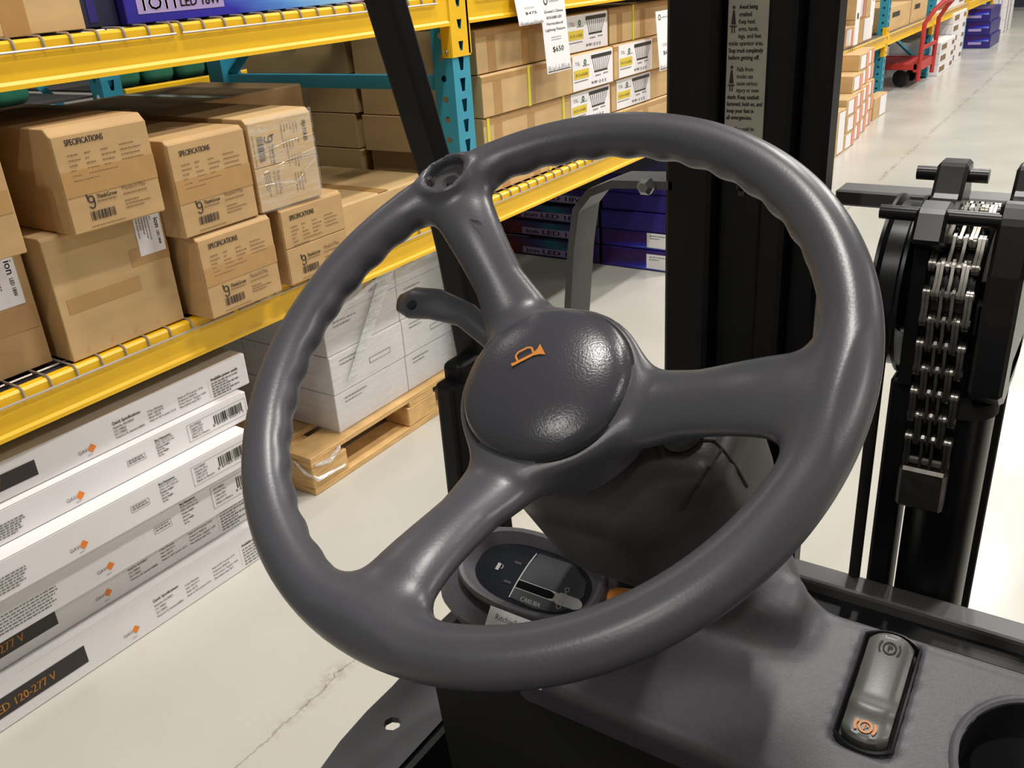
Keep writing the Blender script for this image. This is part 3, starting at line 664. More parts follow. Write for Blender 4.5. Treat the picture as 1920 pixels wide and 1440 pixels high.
# ================================================================ WHITE CARTONS ON THE FLOOR
GZ = [(.449, .5275), (.377, .4475), (.2955, .3755), (.2005, .294), (.105, .199), (.0005, .1035)]
def gavita(label, kind, k, xf, yr, seed=0, rot=0):
    """flat 1.2 m square white carton; right end at yr; local y 0 = right end"""
    z0, z1 = GZ[k]; H = z1 - z0
    t = thing('white_carton', label, 'carton', (xf, yr, z0), R_(rot), 'flat white fixture cartons stacked on the floor')
    MB().box(-1.19, 0, -1.2, 0, 0, H).build('body', M_WHITECARD, t, bevel=0.003, seg=2, local=True)
    MB().box(-1.15, 0.0, -1.19, -.01, H - 0.0004, H + 0.0004).build('lid_flap', M_WHITECARD, t, local=True)
    f = Face((0.0003, 0, 0), (0, 1, 0), (0, 0, 1)); e = H
    def logo(y):
        f.text(M_GREYINK, 'GAV', y - .030, e * .255, .0085, width=.021)
        f.poly(M_ORANGEINK, [(y - .009, e * .30), (y, e * .30 - .0095), (y + .0105, e * .30 + .0005), (y + .001, e * .30 + .0105)])
        f.para(M_GREYINK, y - .012, e * .13, (.011,), .004, .0012, 2)
    if kind == 'A':
        f.rect(M_BLACKINK, -1.12, e * .28, -.527, e * .70)
        logo(-.412)
        f.text(M_INK, 'Quick Specifications:', -.357, e * .64, .0075, width=.068, bold=.0004)
        for i, s in enumerate(('Model No. HG1700ELE', 'CTL 1700ELE', 'CLC 1700ELE', 'Tested to UL Standard #8800')): f.text(M_GREYINK, s, -.357, e * (.52 - .095 * i), .0052, width=.0026 * len(s), bold=.0003)
        for i, s in enumerate(('5 Year Warranty', 'Volt: 120-277 V', 'Watts: 645 W', 'Amps at 120 V power: 5.4 A')): f.text(M_GREYINK, s, -.274, e * (.54 - .095 * i), .0052, width=.0026 * len(s), bold=.0003)
        for i, s in enumerate(('Amps at 277 V power: 2.3 A', 'Frequency: 50/60 Hz', 'Power factor: Typical > 0.95', 'Max ambient temp: 40 C')): f.text(M_GREYINK, s, -.196, e * (.52 - .095 * i), .0052, width=.0026 * len(s), bold=.0003)
        f.rect(M_PINK, -.113, e * .12, -.1124, e * .66)
        f.text(M_INK, 'Available power cords:', -.105, e * .60, .0075, width=.078, bold=.0006)
        f.para(M_GREYINK, -.105, e * .50, (.075, .045, .078, .05, .075, .05), e * .082, .0035, 3)
    else:
        f.para(M_GREYINK, -.72, e * .55, (.168, .17, .163, .158, .162, .15), e * .075, .003, 8 + seed)
        logo(-.437)
        f.text(M_INK, 'Box Dimensions:', -.252, e * .78, .0056, width=.041, bold=.0005)
        for i, s in enumerate(('47.25 x 47.25 x 4 in', '(120 x 120 x 10.2 cm)', 'Product weight:', '28.6 lbs.', 'Gross weight:', '36 lbs.')): f.text(M_INK if 'weight' in s else M_GREYINK, s, -.252, e * (.70 - .09 * i), .0050, width=.0022 * len(s), bold=.0003)
        f.frame(M_GREYINK, -.324, e * .42, -.280, e * .62, .0008); f.para(M_GREYINK, -.32, e * .55, (.034, .036), e * .07, .003, 4)
        f.frame(M_GREYINK, -.170, e * .20, -.006, e * .80, .0008)
        for i, s in enumerate(('HG1700ELE', 'Gavita Pro', '1700e LED', '120-277 V', 'Made in Mexico')): f.text(M_GREYINK, s, -.162, e * (.68 - .10 * i), .0056, width=.0034 * len(s), bold=.0003)
        f.barcode(M_INK, -.098, e * .40, .082, e * .30, 26, 5); f.text(M_INK, '8 49969 03271 2', -.104, e * .32, .0062, width=.09)
    f.build(t, local=True)
    if kind == 'A':
        f = Face((0.0009, 0, 0), (0, 1, 0), (0, 0, 1)); f.text(M_AMBERINK, 'GAVITA PRO 1700e LED 120-277 V', -.597 - .325, e * .385, .0195, width=.325, bold=.0005); f.build(t, {M_AMBERINK.name: 'strip_print'}, local=True)
    f = Face((0.0006, 0, 0), (0, 1, 0), (0, 0, 1)); f.poly(M_WHITEPAPER, [(-.455 + .05 * math.cos(q * math.pi / 12), .002 + e * .62 * math.sin(q * math.pi / 12)) for q in range(13)], 0.2); 
    return t
gavita('topmost flat white carton, mostly shaded by the yellow beam', 'A', 0, -1.660, 1.262, 0, -1.5)
gavita('second flat white carton from the top, with a framed barcode', 'B', 1, -1.638, 1.226, 1, -1.6)
gavita('third flat white carton from the top, with a framed barcode', 'B', 2, -1.592, 1.182, 2, -1.8)
gavita('fourth flat white carton from the top, with a torn upper edge', 'B', 3, -1.612, 1.23, 3, -1.8)
gavita('fifth flat white carton from the top, shaded under the carton above', 'A', 4, -1.670, 1.211, 4, -1.8)
gavita('lowest flat white carton, lying on the floor', 'A', 5, -1.640, 1.23, 5, -1.4)

# pallet of film-wrapped grey-white cartons
px, py = -1.728, 1.458
pal = thing('wooden_pallet', 'wooden block pallet under the film-wrapped white cartons', 'pallet', (px, py, 0))
for dx in (0, -.45, -.9):
    MB().box(px + dx - .10, px + dx, py, py + 1.0, 0.0, 0.02).build('bottom_board', M_PALLET, pal, bevel=.002)
    for dy in (0, .42, .86): MB().box(px + dx - .10, px + dx, py + dy, py + dy + .14, 0.02, 0.085).build('block', M_PALLET, pal, bevel=.003)
for dy in (0, .43, .88): MB().box(px - 1.0, px, py + dy, py + dy + .12, 0.085, 0.102).build('cross_board', M_PALLET, pal, bevel=.002)
for k in range(7): MB().box(px - .105 - k * .149, px - k * .149, py, py + 1.0, 0.102, 0.119).build('deck_board', M_PALLET, pal, bevel=.002)
lay = [(0.120, 0.238, 'bottom'), (0.239, 0.356, 'second'), (0.357, 0.468, 'third'), (0.469, 0.548, 'top')]
for i, (z0, z1, nm) in enumerate(lay):
    for j, (ya, yb) in enumerate(((1.612, 1.925), (1.928, 2.19), (2.193, 2.455))):
        for q in range(2 if j == 0 else 1):
            xx = px - 0.03 - q * .37 + (0.0, .002, -.002, 0)[i]
            lab = ('%s layer grey-white carton on the pallet, %s' % (nm, ('nearest the white stack', 'in the middle of the wrapped row', 'at the far end behind the pillar')[j])) if q == 0 else '%s layer grey-white carton at the rear left of the pallet' % nm
            t, W, H = carton('wrapped_carton', lab, 'carton', 'film-wrapped cartons on the pallet', xx, ya, yb, z0, z1, .365, m=M_WHITECARD, flaps=False, chamfer=.003)
            f = Face((.0005, -W / 2, 0), (0, 1, 0), (0, 0, 1)); f.para(M_GREYINK, W * .12, H * .8, (W * .3, W * .22), .012, .004, i * 3 + j)
            if i == 1: f.frame(M_GREYINK, W * .5, H * .35, W * .8, H * .5, .002)
            if i == 3 and j == 0:
                for c, (m, x) in enumerate(((M_PINK, .55), (M_YLABEL, .62), (M_GREEN, .69), (M_LILAC, .62))): f.rect(m, W * x, H * (.45 if c < 3 else .25), W * x + .016, H * (.75 if c < 3 else .45))
            f.build(t, local=True)
fw = thing('stretch_wrap', 'clear stretch film wound around the white cartons on the pallet', 'plastic film', (px, 1.61, 0.10))
mb = MB(); xa, xb, ya, yb = px - .022, px - .78, 1.603, 2.462
for i in range(6):
    za, zb = 0.10 + i * .076, 0.10 + (i + 1) * .076
    for (p, q) in (((xa, ya), (xa, yb)), ((xb, ya), (xa, ya))):
        nn = 10
        v = [(p[0] + (q[0] - p[0]) * k / nn + random.uniform(0, .002), p[1] + (q[1] - p[1]) * k / nn - random.uniform(0, .002), z) for z in (za, zb) for k in range(nn + 1)]
        mb.raw(v, [(k, k + 1, nn + 2 + k, nn + 1 + k) for k in range(nn)])
mb.build('film_sheet', M_FILM, fw)
MB().prism([(xa + .004, 1.66, 0.27), (xa + .004, 1.86, 0.545), (xa + .004, 1.93, 0.545), (xa + .004, 1.70, 0.27)], (.0008, 0, 0)).build('twisted_strip', M_FILM2, fw)
MB().prism([(xa + .005, 1.62, 0.455), (xa + .005, 1.90, 0.530), (xa + .005, 1.90, 0.542), (xa + .005, 1.62, 0.475)], (.0008, 0, 0)).build('twisted_strip', M_FILM2, fw)
mb = MB(); n = 8
for i in range(n):
    q = 2 * math.pi * i / n
mb.tube([(px + .004, 1.47, .095), (px + .008, 1.52, .085), (px + .006, 1.56, .10), (px - .02, 1.60, .112)], [.004, .008, .006, .004], 6)
mb.tube([(px - .06, 1.452, .10), (px - .02, 1.45, .075), (px + .006, 1.47, .05), (px + .004, 1.58, .04)], [.003, .006, .007, .004], 6)
mb.build('loose_film_tail', M_FILM2, fw, smooth=True)

# dark purple and blue light cartons on the floor right of the post, ends facing us
zs = [0.0, 0.098, 0.182, 0.268, 0.352, 0.436]
for i in range(5):
    z0, z1 = zs[i], zs[i + 1] - .002; nm = ('lowest', 'second', 'third', 'fourth', 'topmost')[i]
    ya = 3.64 + (0, .004, .0, .015, .01)[i]
    for c, (xa, xb, side) in enumerate(((-1.62, -1.995, 'right'), (-2.01, -2.62, 'left'))):
        if c == 1 and i == 4: continue
        t = thing('fixture_box', '%s %s box of the %s stack on the floor under the rack' % (nm, 'blue printed' if c == 0 else 'dark maroon printed', side), 'box', ((xa + xb) / 2, ya, z0 + .0005), 0, 'printed light boxes on the floor under the rack')
        MB().box(xb, xa, ya, ya + .6, z0 + .0005, z1).build('body', M_PURPLE if c == 0 else M_NAVY, t, bevel=.003)
        MB().box(xb + .004, xa - .004, ya - .0012, ya, z0 + .008, z1 - .008).build('colour_print', M_ART2 if (c == 0 and i < 2) else (M_ART3 if c else M_PURPLE), t)
        f = Face((xb, ya - .0018, z0), (1, 0, 0), (0, 0, 1))
        if c == 0 and i < 2: f.rect(M_WHITEPAPER, .235, .012, .372, .080)
        if c == 1: f.rect(M_LILAC, .18, .012, .56, .045)
        f.build(t)
        f = Face((xb, ya - .0026, z0), (1, 0, 0), (0, 0, 1))
        if c == 0 and i < 2: f.para(M_GREYINK, .25, .065, (.10, .05), .012, .004, 2)
        if c == 1: f.text(M_INK, 'ion LED 18W', .20, .018, .022, width=.34, bold=.002)
        f.build(t)

# ================================================================ FAR GOODS ALONG THE AISLE
ordn = ('first', 'second', 'third', 'fourth', 'fifth', 'sixth', 'seventh')
def small(label, xf, y0, y1, z0, z1, depth, group, kind='orange', m=M_KRAFT2, name='small_carton', rot=0):
    t, W, H = carton(name, label, 'carton', group, xf, y0, y1, z0, z1, depth, m=m, flaps=False, chamfer=.003, rot=rot)
    f = Face((.001, -W / 2, 0), (0, 1, 0), (0, 0, 1), .001)
    if kind == 'orange': f.rect(M_PINK, W * .70, H * .05, W * .98, H * .92); f.rect(M_WHITEPAPER, W * .12, H * .10, W * .64, H * .90)
    elif kind == 'white': f.rect(M_WHITEPAPER, W * .45, H * .05, W * .95, H * .95)
    elif kind == 'stripe': f.rect(M_INK2, W * .08, H * .25, W * .42, H * .75); f.rect(M_INK2, W * .78, H * .3, W * .94, H * .7)
    elif kind == 'brand': f.rect(M_INK, W * .18, H * .55, W * .5, H * .75)
    f.build(t, local=True); return t
G = 'small orange-labelled cartons on the floor beyond the mast'
for c in range(4):
    for r in range((3, 4, 5, 5)[c]):
        small('%s carton up in the %s column from the left, floor stack beyond the mast' % (ordn[r], ordn[c]), -1.655 - .032 * c - (.02 if r > 2 else 0), 6.52 + c * .285 + (r % 2) * .02, 6.795 + c * .285 + (r % 2) * .02, .115 * r + .0005, .115 * (r + 1) - .001, .45, G)
small('upright brown carton with an orange mark, nearest of the floor stack beyond the mast', -1.652, 6.20, 6.50, .0005, .30, .3, None, 'white')
small('wide brown carton on the floor against the far teal post', -1.765, 7.78, 8.20, .0005, .17, .08, None, 'white')
G = 'cartons on the far lower shelf'
zf = ZQ + .0035
for k, (y0, y1, z0, z1, kd, lb) in enumerate([
        (7.00, 7.27, 0, .13, 'orange', 'small orange-labelled carton nearest the mast on the far shelf, lower'), (7.00, 7.27, .131, .27, 'orange', 'small orange-labelled carton nearest the mast on the far shelf, upper'),
        (7.29, 7.56, 0, .145, 'orange', 'second orange-labelled carton on the far shelf'), (7.58, 8.10, 0, .18, 'white', 'brown carton with a white end label left of the far teal post'),
        (7.58, 7.82, .181, .36, 'orange', 'orange-sided carton stacked left of the far teal post'), (7.84, 8.10, .181, .36, 'white', 'white-labelled carton stacked beside the far teal post'),
        (8.60, 9.45, 0, .20, 'brand', 'long brown carton on the far shelf right of the teal post'), (9.50, 10.2, 0, .21, 'brand', 'brown carton on the far shelf behind the red cart handle')]):
    small(lb, -1.91, y0, y1, zf + z0, zf + z1 - .001, .4, G, kd)
for k in range(2): small('%s white striped carton on the shelf beyond the cart' % ('lower', 'upper')[k], -1.89, 10.55, 12.2, zf + .12 * k, zf + .12 * (k + 1) - .002, .5, G, 'stripe', M_WHITECARD)
for k, y in enumerate((7.33, 7.75)):
    t = thing('price_tag', '%s tall white tag hanging in front of the far shelf cartons' % ('left', 'right')[k], 'price tag', (-1.84, y, .66 + k * .1), 0, 'tags on the far shelf')
    MB().box(-1.842, -1.84, y - .055, y + .055, .62 + k * .1, 1.0 + k * .1).build('card', M_WHITEPAPER, t)
    f = Face((-1.8392, y - .05, .62 + k * .1), (0, 1, 0), (0, 0, 1)); f.rect(M_INK, .03, .18, .07, .22).build(t)
G = 'white striped cartons on the floor behind the red cart'
for r in range(5):
    for c in range(2):
        if c == 0 and r > 2: continue
        small('%s white striped carton up in the %s pile behind the red cart' % (ordn[r], ('nearer', 'farther')[c]), -1.80 - .05 * c, 10.55 + c * .85, 11.35 + c * .85, .108 * r + .0005, .108 * (r + 1) - .001, .5, G, 'stripe', M_WHITECARD)
G = 'purple cartons on the far floor'
for r in range(3):
    t, W, H = carton('purple_carton', '%s purple carton of the pile on the far floor' % ('bottom', 'middle', 'top')[r], 'carton', G, -1.69 - .02 * r, 13.2, 14.0, .155 * r + .0005, .155 * (r + 1) - .002, .32, m=M_PURPLE, flaps=False)
    MB().box(-.3, -.02, -W / 2 - .002, -W / 2, H * .55, H * .95).build('colour_print', M_ART2, t, local=True); MB().box(-.25, -.1, -W / 2 - .004, -W / 2 - .002, H * .3, H * .5).build('print', M_LILAC, t, local=True)
for r in range(3):
    for c in range(2):
        t, W, H = carton('white_purple_carton', '%s pale carton with purple edges in the %s far pile' % (('bottom', 'middle', 'top')[r], ('left', 'right')[c]), 'carton', 'pale cartons with purple edges at the far end', -1.84 + .03 * c, 14.6 + c * .72, 15.3 + c * .72, .165 * r + .0005, .165 * (r + 1) - .002, .5, m=M_WHITECARD, flaps=False)
        f = Face((.001, -W / 2, 0), (0, 1, 0), (0, 0, 1), .001); f.rect(M_PURPLE, 0, 0, W * .06, H); f.rect(M_PURPLE, W * .45, 0, W * .5, H); f.build(t, local=True)

# red platform cart
cx0, cx1, cy0, cy1 = -2.85, -1.84, 9.62, 10.28
cart = thing('platform_cart', 'red steel platform cart with a tall push handle under the far rack', 'cart', (-2.3, 9.95, 0))
MB().box(cx0, cx1, cy0, cy1, .205, .225).build('platform', M_RED, cart, bevel=.005)
for q in (cy0, cy1): MB().box(cx0, cx1 + .02, q - .02, q + .02, .17, .23).build('side_rail', M_RED, cart, bevel=.006)
MB().box(cx1 - .02, cx1 + .03, cy0 - .02, cy1 + .02, .15, .23).build('end_rail', M_RED, cart, bevel=.006)
hp = [(cx1 + .03, cy0, .07), (cx1 + .035, cy0, .58), (cx1 + .10, cy0 + .02, .69), (cx1 + .16, cy0 + .06, .76), (cx1 + .16, cy1 - .06, .76), (cx1 + .10, cy1 - .02, .69), (cx1 + .035, cy1, .58), (cx1 + .03, cy1, .07)]
MB().tube(hp, .021, 8).build('handle', M_RED, cart, smooth=True)
MB().tube([(cx1 + .033, cy0, .36), (cx1 + .033, cy1, .36)], .02, 8).build('handle_crossbar', M_RED, cart, smooth=True)
for (x, y) in ((cx1 - .14, cy0 + .09), (cx1 - .14, cy1 - .09), (cx0 + .14, cy0 + .09), (cx0 + .14, cy1 - .09)):
    wl = MB().lathe([(.05, -.025), (.078, -.025), (.0835, 0), (.078, .025), (.05, .025)], (x, y, .084), (.5, 1, 0), 20).build('caster', M_RUBBER, cart, smooth=True)
    MB().box(x + .02, x + .045, y - .035, y + .035, .06, .20).build('caster_fork', M_BOLT, wl)

# ================================================================ FORKLIFT
fk = thing('forklift', 'dark grey forklift truck with a steering wheel, mast and lift chain in the foreground', 'forklift', (-0.10, 0.40, 0))
# ---- steering wheel frame
A_, B_ = 0.5946, -1.5988
WC = V3(-.2284, .339, 1.146)
WN = V3(math.sin(A_) * math.cos(B_), math.sin(A_) * math.sin(B_), math.cos(A_))
WU = np.cross((0, 0, 1.), WN); WU /= np.linalg.norm(WU); WV = np.cross(WN, WU)
Lw = lambda u, v, w_: WC + WU * u + WV * v + WN * w_
def toworld(V): return WC + V[:, :1] * WU + V[:, 1:2] * WV + V[:, 2:] * WN
SP = [(137.0, .0150, .0205), (4.0, .0185, .0235), (-92.5, .0165, .0225)]
def wheel_sdf(P):
    u, v, z = P.T; rr = np.hypot(u, v); th = np.arctan2(v, u)
    ra, rb = .0131, .0116
    a = (rr - .15); phi = np.arctan2(z, a)
    ang = np.degrees(th) % 360
    win = np.clip((ang - 32) / 6, 0, 1) * np.clip((126 - ang) / 6, 0, 1) + np.clip((ang - 148) / 6, 0, 1) * np.clip((252 - ang) / 6, 0, 1)
    grip = .00045 * win * np.cos(ang * 2 * math.pi / 8.5) * np.clip(np.cos(phi - R_(-150)), 0, 1) ** 3 * 1.5
    k = np.sqrt((a / ra) ** 2 + (z / rb) ** 2) + 1e-9
    g = np.sqrt((a / ra ** 2) ** 2 + (z / rb ** 2) ** 2) + 1e-6
    d = k * (k - 1) / g - grip
    hub = rbox(np.stack([np.maximum(rr - .0, 0) * 0 + rr, np.zeros_like(rr), z], 1), (0, 0, -.0445), (.0505, .0505, .0165), .004)
    for q, hw1, hw2 in SP:
        c, s = math.cos(R_(q)), math.sin(R_(q)); sr = u * c + v * s; t = -u * s + v * c
        f = np.clip((sr - .035) / .105, 0, 1)
        w0 = -.0410 + .0385 * (f * f * (3 - 2 * f)) ** .9
        hw = np.where(f < .42, .0265 + (hw1 - .0265) * np.clip(f / .42, 0, 1) ** .8, hw1 + (hw2 - hw1) * np.clip((f - .42) / .58, 0, 1) ** 2)
        ht = .0125 - .0042 * f
        kk = np.sqrt((t / hw) ** 2 + ((z - w0) / ht) ** 2) + 1e-9
        gg = np.sqrt((t / hw ** 2) ** 2 + ((z - w0) / ht ** 2) ** 2) + 1e-6
        ds = np.maximum(kk * (kk - 1) / gg, np.maximum(sr - .143, .012 - sr))
        hub = smin(hub, ds, .012); 
    d = smin(d, hub, .015)
    su, sv = -.1078, .1012      # boss and socket for the spinner knob
    rs = np.hypot(u - su, v - sv)
    boss = np.maximum(rs - .0156, np.abs(z - .001) - .0098)
    d = smin(d, boss, .006)
    cyl = np.maximum(rs - .0128, .0030 - z)
    return np.maximum(d, -cyl)
V, F = sdf_mesh(wheel_sdf, (-.168, -.168, -.068), (.168, .168, .02), .0022)
sw = mesh_obj('steering_wheel', toworld(V), F, M_WHEEL, fk)
prof = [(0.0450, -.036), (0.0458, -.0335), (0.0458, -.0262), (.0453, -.0240), (.0440, -.0217), (.0415, -.0197), (.0370, -.0175), (.030, -.0153), (.022, -.0137), (.011, -.0124), (0, -.0120)]
MB().lathe([(r, h) for r, h in prof], WC, WN, 72).build('horn_button', M_HUB, sw, smooth=True, angle=60)
MB().lathe([(.0440, -.0285), (.0440, -.0262), (.0468, -.0264), (.0470, -.0285)], WC, WN, 72, cap=False).build('button_gap', M_RUBBER, sw, smooth=True)
# horn pictogram
hx = Lw(-.0087, .0058, -.0117); dirr = WU * .70 + WV * .71; dirr /= np.linalg.norm(dirr); upd = np.cross(WN, dirr)
f = Face(hx, dirr, upd, .0002)
f.poly(M_ORANGEPL, [(-.0092, -.0026), (-.0092, -.0006), (-.0078, -.0009), (.003, -.0009), (.0062, .0002), (.0085, .0024), (.0089, -.0056), (.0062, -.0036), (.003, -.0026), (-.0078, -.0026)])
for q in ((-.0055, -.0009, -.0055, .0026), (-.0055, .0026, -.0035, .0040), (-.0035, .0040, .0020, .0040), (.0020, .0040, .0038, .0026), (.0038, .0026, .0036, -.0009)): f.line(M_ORANGEPL, *q, .0011, 1.2)
f.build(sw, {M_ORANGEPL.name: 'horn_symbol'})
# knob socket insert
so = Lw(-.1078, .1012, .0032)
MB().lathe([(.0128, -.002), (.0128, .0002), (.0105, .0010), (.0048, .0004), (.0040, -.001)], so, WN, 32).build('socket_plate', M_GREYSTEEL, sw, smooth=True)
MB().lathe([(.0036, .0004), (.0036, .0013), (.0001, .0013)], so + WU * .0012 + WV * .0008, WN, 16).build('socket_hole', M_RUBBER, sw)
bl = so + WU * -.0102 + WV * -.0035
MB().lathe([(.0013, 0), (.0013, .006), (.0008, .006), (.0008, .005)], bl, WN, 12).build('socket_screw', M_BOLT, sw)
# gouge in the upper spoke
f = Face(Lw(-.0752, .0758, .0012), WU, WV, 0.0); f.poly(M_RUBBER, [(-.0055, .0012), (-.002, -.0004), (.003, -.0003), (.0062, -.0018), (.0045, -.0003), (.001, .001), (-.002, .0012)]); f.build(sw, {M_RUBBER.name: 'gouge'})
# indicator lever
lp = [Lw(-.02, .010, -.062), Lw(-.055, .0285, -.050), Lw(-.085, .0405, -.0435), Lw(-.108, .0425, -.041), Lw(-.125, .0405, -.041), Lw(-.1345, .0385, -.041)]
lv = MB().tube(lp, [.008, .0072, .0082, .0105, .0110, .0062], 16, rb=[.0055, .0050, .0052, .0054, .0052, .0035], upv=WN).build('indicator_lever', M_WHEEL, fk, smooth=True, angle=80)
MB().lathe([(.0034, .0), (.0034, .0003), (.001, .0004)], Lw(-.1205, .0362, -.0362), WN, 16).build('lever_dimple', M_RUBBER, lv)

# ---- steering column cover
def cowl(P):
    u, v, z = P.T
    d = rbox(P, (.008, .006, -.150), (.068, .050, .075), .046)
    horn = rbox(P, (.054, .020, -.116), (.034, .032, .045), .016)      # shoulder with the key switch
    return smin(d, horn, .022)
V, F = sdf_mesh(cowl, (-.09, -.09, -.29), (.115, .10, -.045), .004)
cc_ = mesh_obj('column_cover', toworld(V), F, M_COWL, fk)
for sp_ in ([(.0658, -.0201, -.0952), (.0701, -.0151, -.088), (.076, -.0095, -.0788), (.0798, -.0014, -.0741), (.0822, .0101, -.0747)],
            [(.0681, .0081, -.0707), (.0728, .0109, -.071), (.0778, .0125, -.0721), (.0822, .0101, -.0747), (.0865, .0079, -.0801), (.0882, .0082, -.0932), (.0889, .009, -.1108)]):
    MB().tube([Lw(*q) for q in sp_], .0011, 6).build('cover_seam', M_RUBBER, cc_)
ks = MB().lathe([(.0125, -.004), (.0125, .004), (.0105, .006), (.0065, .006), (.0055, .002), (.0, .002)], Lw(.0600, .0125, -.0705), WN + WV * -.2, 24).build('ignition_switch', M_DARKPLASTIC, fk, smooth=True)
MB().lathe([(.0040, 0), (.0040, .0045), (.003, .005)], Lw(.0600, .0125, -.0690), WN + WV * -.2, 14).build('key_barrel', M_BOLT, ks, smooth=True)
MB().tube([Lw(0, 0, -.03), Lw(0, 0, -.09)], .022, 20).build('steering_shaft', M_DARKPLASTIC, fk, smooth=True)

# ---- dashboard
TL = R_(22); DN = V3(0, -math.sin(TL), math.cos(TL)); DT = V3(0, math.cos(TL), math.sin(TL)); DP = V3(0, .50, .920)
def todash(P): q = P - DP; return np.stack([q[:, 0], q @ DT, q @ DN], 1)
colP = Lw(0, 0, -.30)
def dash(P):
    q = todash(P)
    d = rbox(q, (.06, -.060, -.05), (.36, .062, .05), .010)
    lp_ = np.stack([(P - WC) @ WU, (P - WC) @ WV, (P - WC) @ WN], 1)
    base = rbox(lp_, (.030, .020, -.33), (.050, .040, .105), .03)
    d = smin(d, base, .035)
    ridge = rbox(q, (-.136, -.014, .010), (.014, .016, .020), .010)
    d = smin(d, ridge, .022)
    cup = np.maximum(np.hypot(q[:, 0] - .022, q[:, 1] + .058) - .040, -.05 - q[:, 2])
    d = np.maximum(d, -cup)
    k = .006; 
    swr = rbox(q, (-.067, -.043, 0), (.0165, .0405, .006), .005)
    return np.maximum(d, -swr)
V, F = sdf_mesh(dash, (-.33, .34, .74), (.44, .56, .99), .0042)
ds = mesh_obj('dashboard', V, F, M_DASH, fk)
dw = lambda a, b, c: DP + V3(a, 0, 0) + DT * b + DN * c
MB().lathe([(.040, -.006), (.0405, .0005), (.0425, .0016), (.0445, .0012), (.0455, .0)], dw(.022, -.058, 0), DN, 48, cap=False).build('recess_lip', M_DASH, ds, smooth=True)
MB().lathe([(.0395, .0), (.0395, -.045), (.0, -.045)], dw(.022, -.058, 0), DN, 40, cap=False).build('recess_cup', M_DARKPLASTIC, ds, smooth=True)
MB().tube([dw(.046, -.075, -.045), dw(.044, -.07, .0), dw(.040, -.064, .035)], [.010, .009, .012], 12).build('control_lever', M_DARKPLASTIC, fk, smooth=True)
# parking brake rocker
def stadium(w_, h, e, n=9):
    p = []
    for s in (1, -1):
        for i in range(n + 1):
            x = s * w_ * (1 - 2 * i / n); r = abs(x / w_)
            y = s * (h - e * r ** 2.2); p.append((x, y))
    return p
sc_ = (-.067, -.043)
def ringmesh(pts0, z0, pts1, z1, mb):
    n = len(pts0); mb.raw([dw(sc_[0] + a, sc_[1] + b, z0) for a, b in pts0] + [dw(sc_[0] + a, sc_[1] + b, z1) for a, b in pts1], [(i, (i + 1) % n, n + (i + 1) % n, n + i) for i in range(n)])
mb = MB(); o0, o1, o2 = stadium(.0170, .0412, .006), stadium(.0158, .0400, .006), stadium(.0142, .0384, .006)
ringmesh(o0, .0, o0, .0018, mb); ringmesh(o0, .0018, o1, .0026, mb); ringmesh(o1, .0026, o2, -.006, mb)
bz = mb.build('switch_bezel', M_DARKPLASTIC, fk, smooth=True, angle=50)
mb = MB(); ny, nx = 30, 12; vs = []; fs = []
for j in range(ny + 1):
    tt = -1 + 2 * j / ny
    for i in range(nx + 1):
        ss = -1 + 2 * i / nx
        yy = tt * (.0372 - .0052 * abs(ss) ** 2.2); xx = ss * .0132
        z = .0052 + .0030 * tt * tt + .0022 * math.exp(-((tt + .42) / .16) ** 2) - .0035 * max(0, abs(ss) - .75) * 4 * .5 - .003 * max(0, abs(tt) - .93) * 12 - .0012 * ss * ss
        vs.append(dw(sc_[0] + xx, sc_[1] + yy, z))
for j in range(ny):
    for i in range(nx): q = j * (nx + 1) + i; fs.append((q, q + 1, q + nx + 2, q + nx + 1))
edge = [i for i in range(nx + 1)] + [(j * (nx + 1)) + nx for j in range(1, ny + 1)] + [ny * (nx + 1) + i for i in range(nx - 1, -1, -1)] + [j * (nx + 1) for j in range(ny - 1, 0, -1)]
k0 = len(vs); vs += [np.array(vs[e]) - DN * .010 for e in edge]; fs += [(edge[i], edge[(i + 1) % len(edge)], k0 + (i + 1) % len(edge), k0 + i) for i in range(len(edge))]
rk = MB().raw(vs, fs).build('parking_brake_switch', M_ROCKER, fk, smooth=True, angle=45)
def psym(b, m, z, sl, filled):
    f = Face(dw(sc_[0], sc_[1] + b, z), (1, 0, 0), DT + DN * sl, .0003)
    f.ring(m, 0, 0, .0042, .0010 if not filled else .0014, n=20); f.text(m, 'P', -.0014, -.0019, .0040, bold=.0004)
    for q in (0, 180): f.ring(m, 0, 0, .0066, .0010 if not filled else .0017, q - 36, q + 36, 8)
    f.build(rk, {m.name: 'parking_symbol'})
psym(.0262, M_INK, .0070, .12, False); psym(-.0285, M_ORANGEPL, .0078, -.12, True)

# ---- display pod left of the column
PT = R_(25); PN = V3(0, -math.sin(PT), math.cos(PT)); PV = V3(0, math.cos(PT), math.sin(PT)); PC = V3(-.301, .433, .924)
dpt = lambda a, b, c=0: PC + V3(a, 0, 0) + PV * b + PN * c
def oval(a, b, e=2.4, n=40, cx=0, cy=0):
    return [(cx + a * math.copysign(abs(math.cos(2 * math.pi * i / n)) ** (2 / e), math.cos(2 * math.pi * i / n)), cy + b * math.copysign(abs(math.sin(2 * math.pi * i / n)) ** (2 / e), math.sin(2 * math.pi * i / n))) for i in range(n)]
def rings(lst, name, m, parent, cap0=False, cap1=False):
    mb = MB(); n = len(lst[0][0]); vs = [dpt(a, b, z) for pts, z in lst for a, b in pts]
    fs = [(k * n + i, k * n + (i + 1) % n, (k + 1) * n + (i + 1) % n, (k + 1) * n + i) for k in range(len(lst) - 1) for i in range(n)]
    if cap0: fs.append(tuple(range(n)))
    if cap1: fs.append(tuple(range((len(lst) - 1) * n, len(lst) * n)))
    return mb.raw(vs, fs).build(name, m, parent, smooth=True, angle=40)
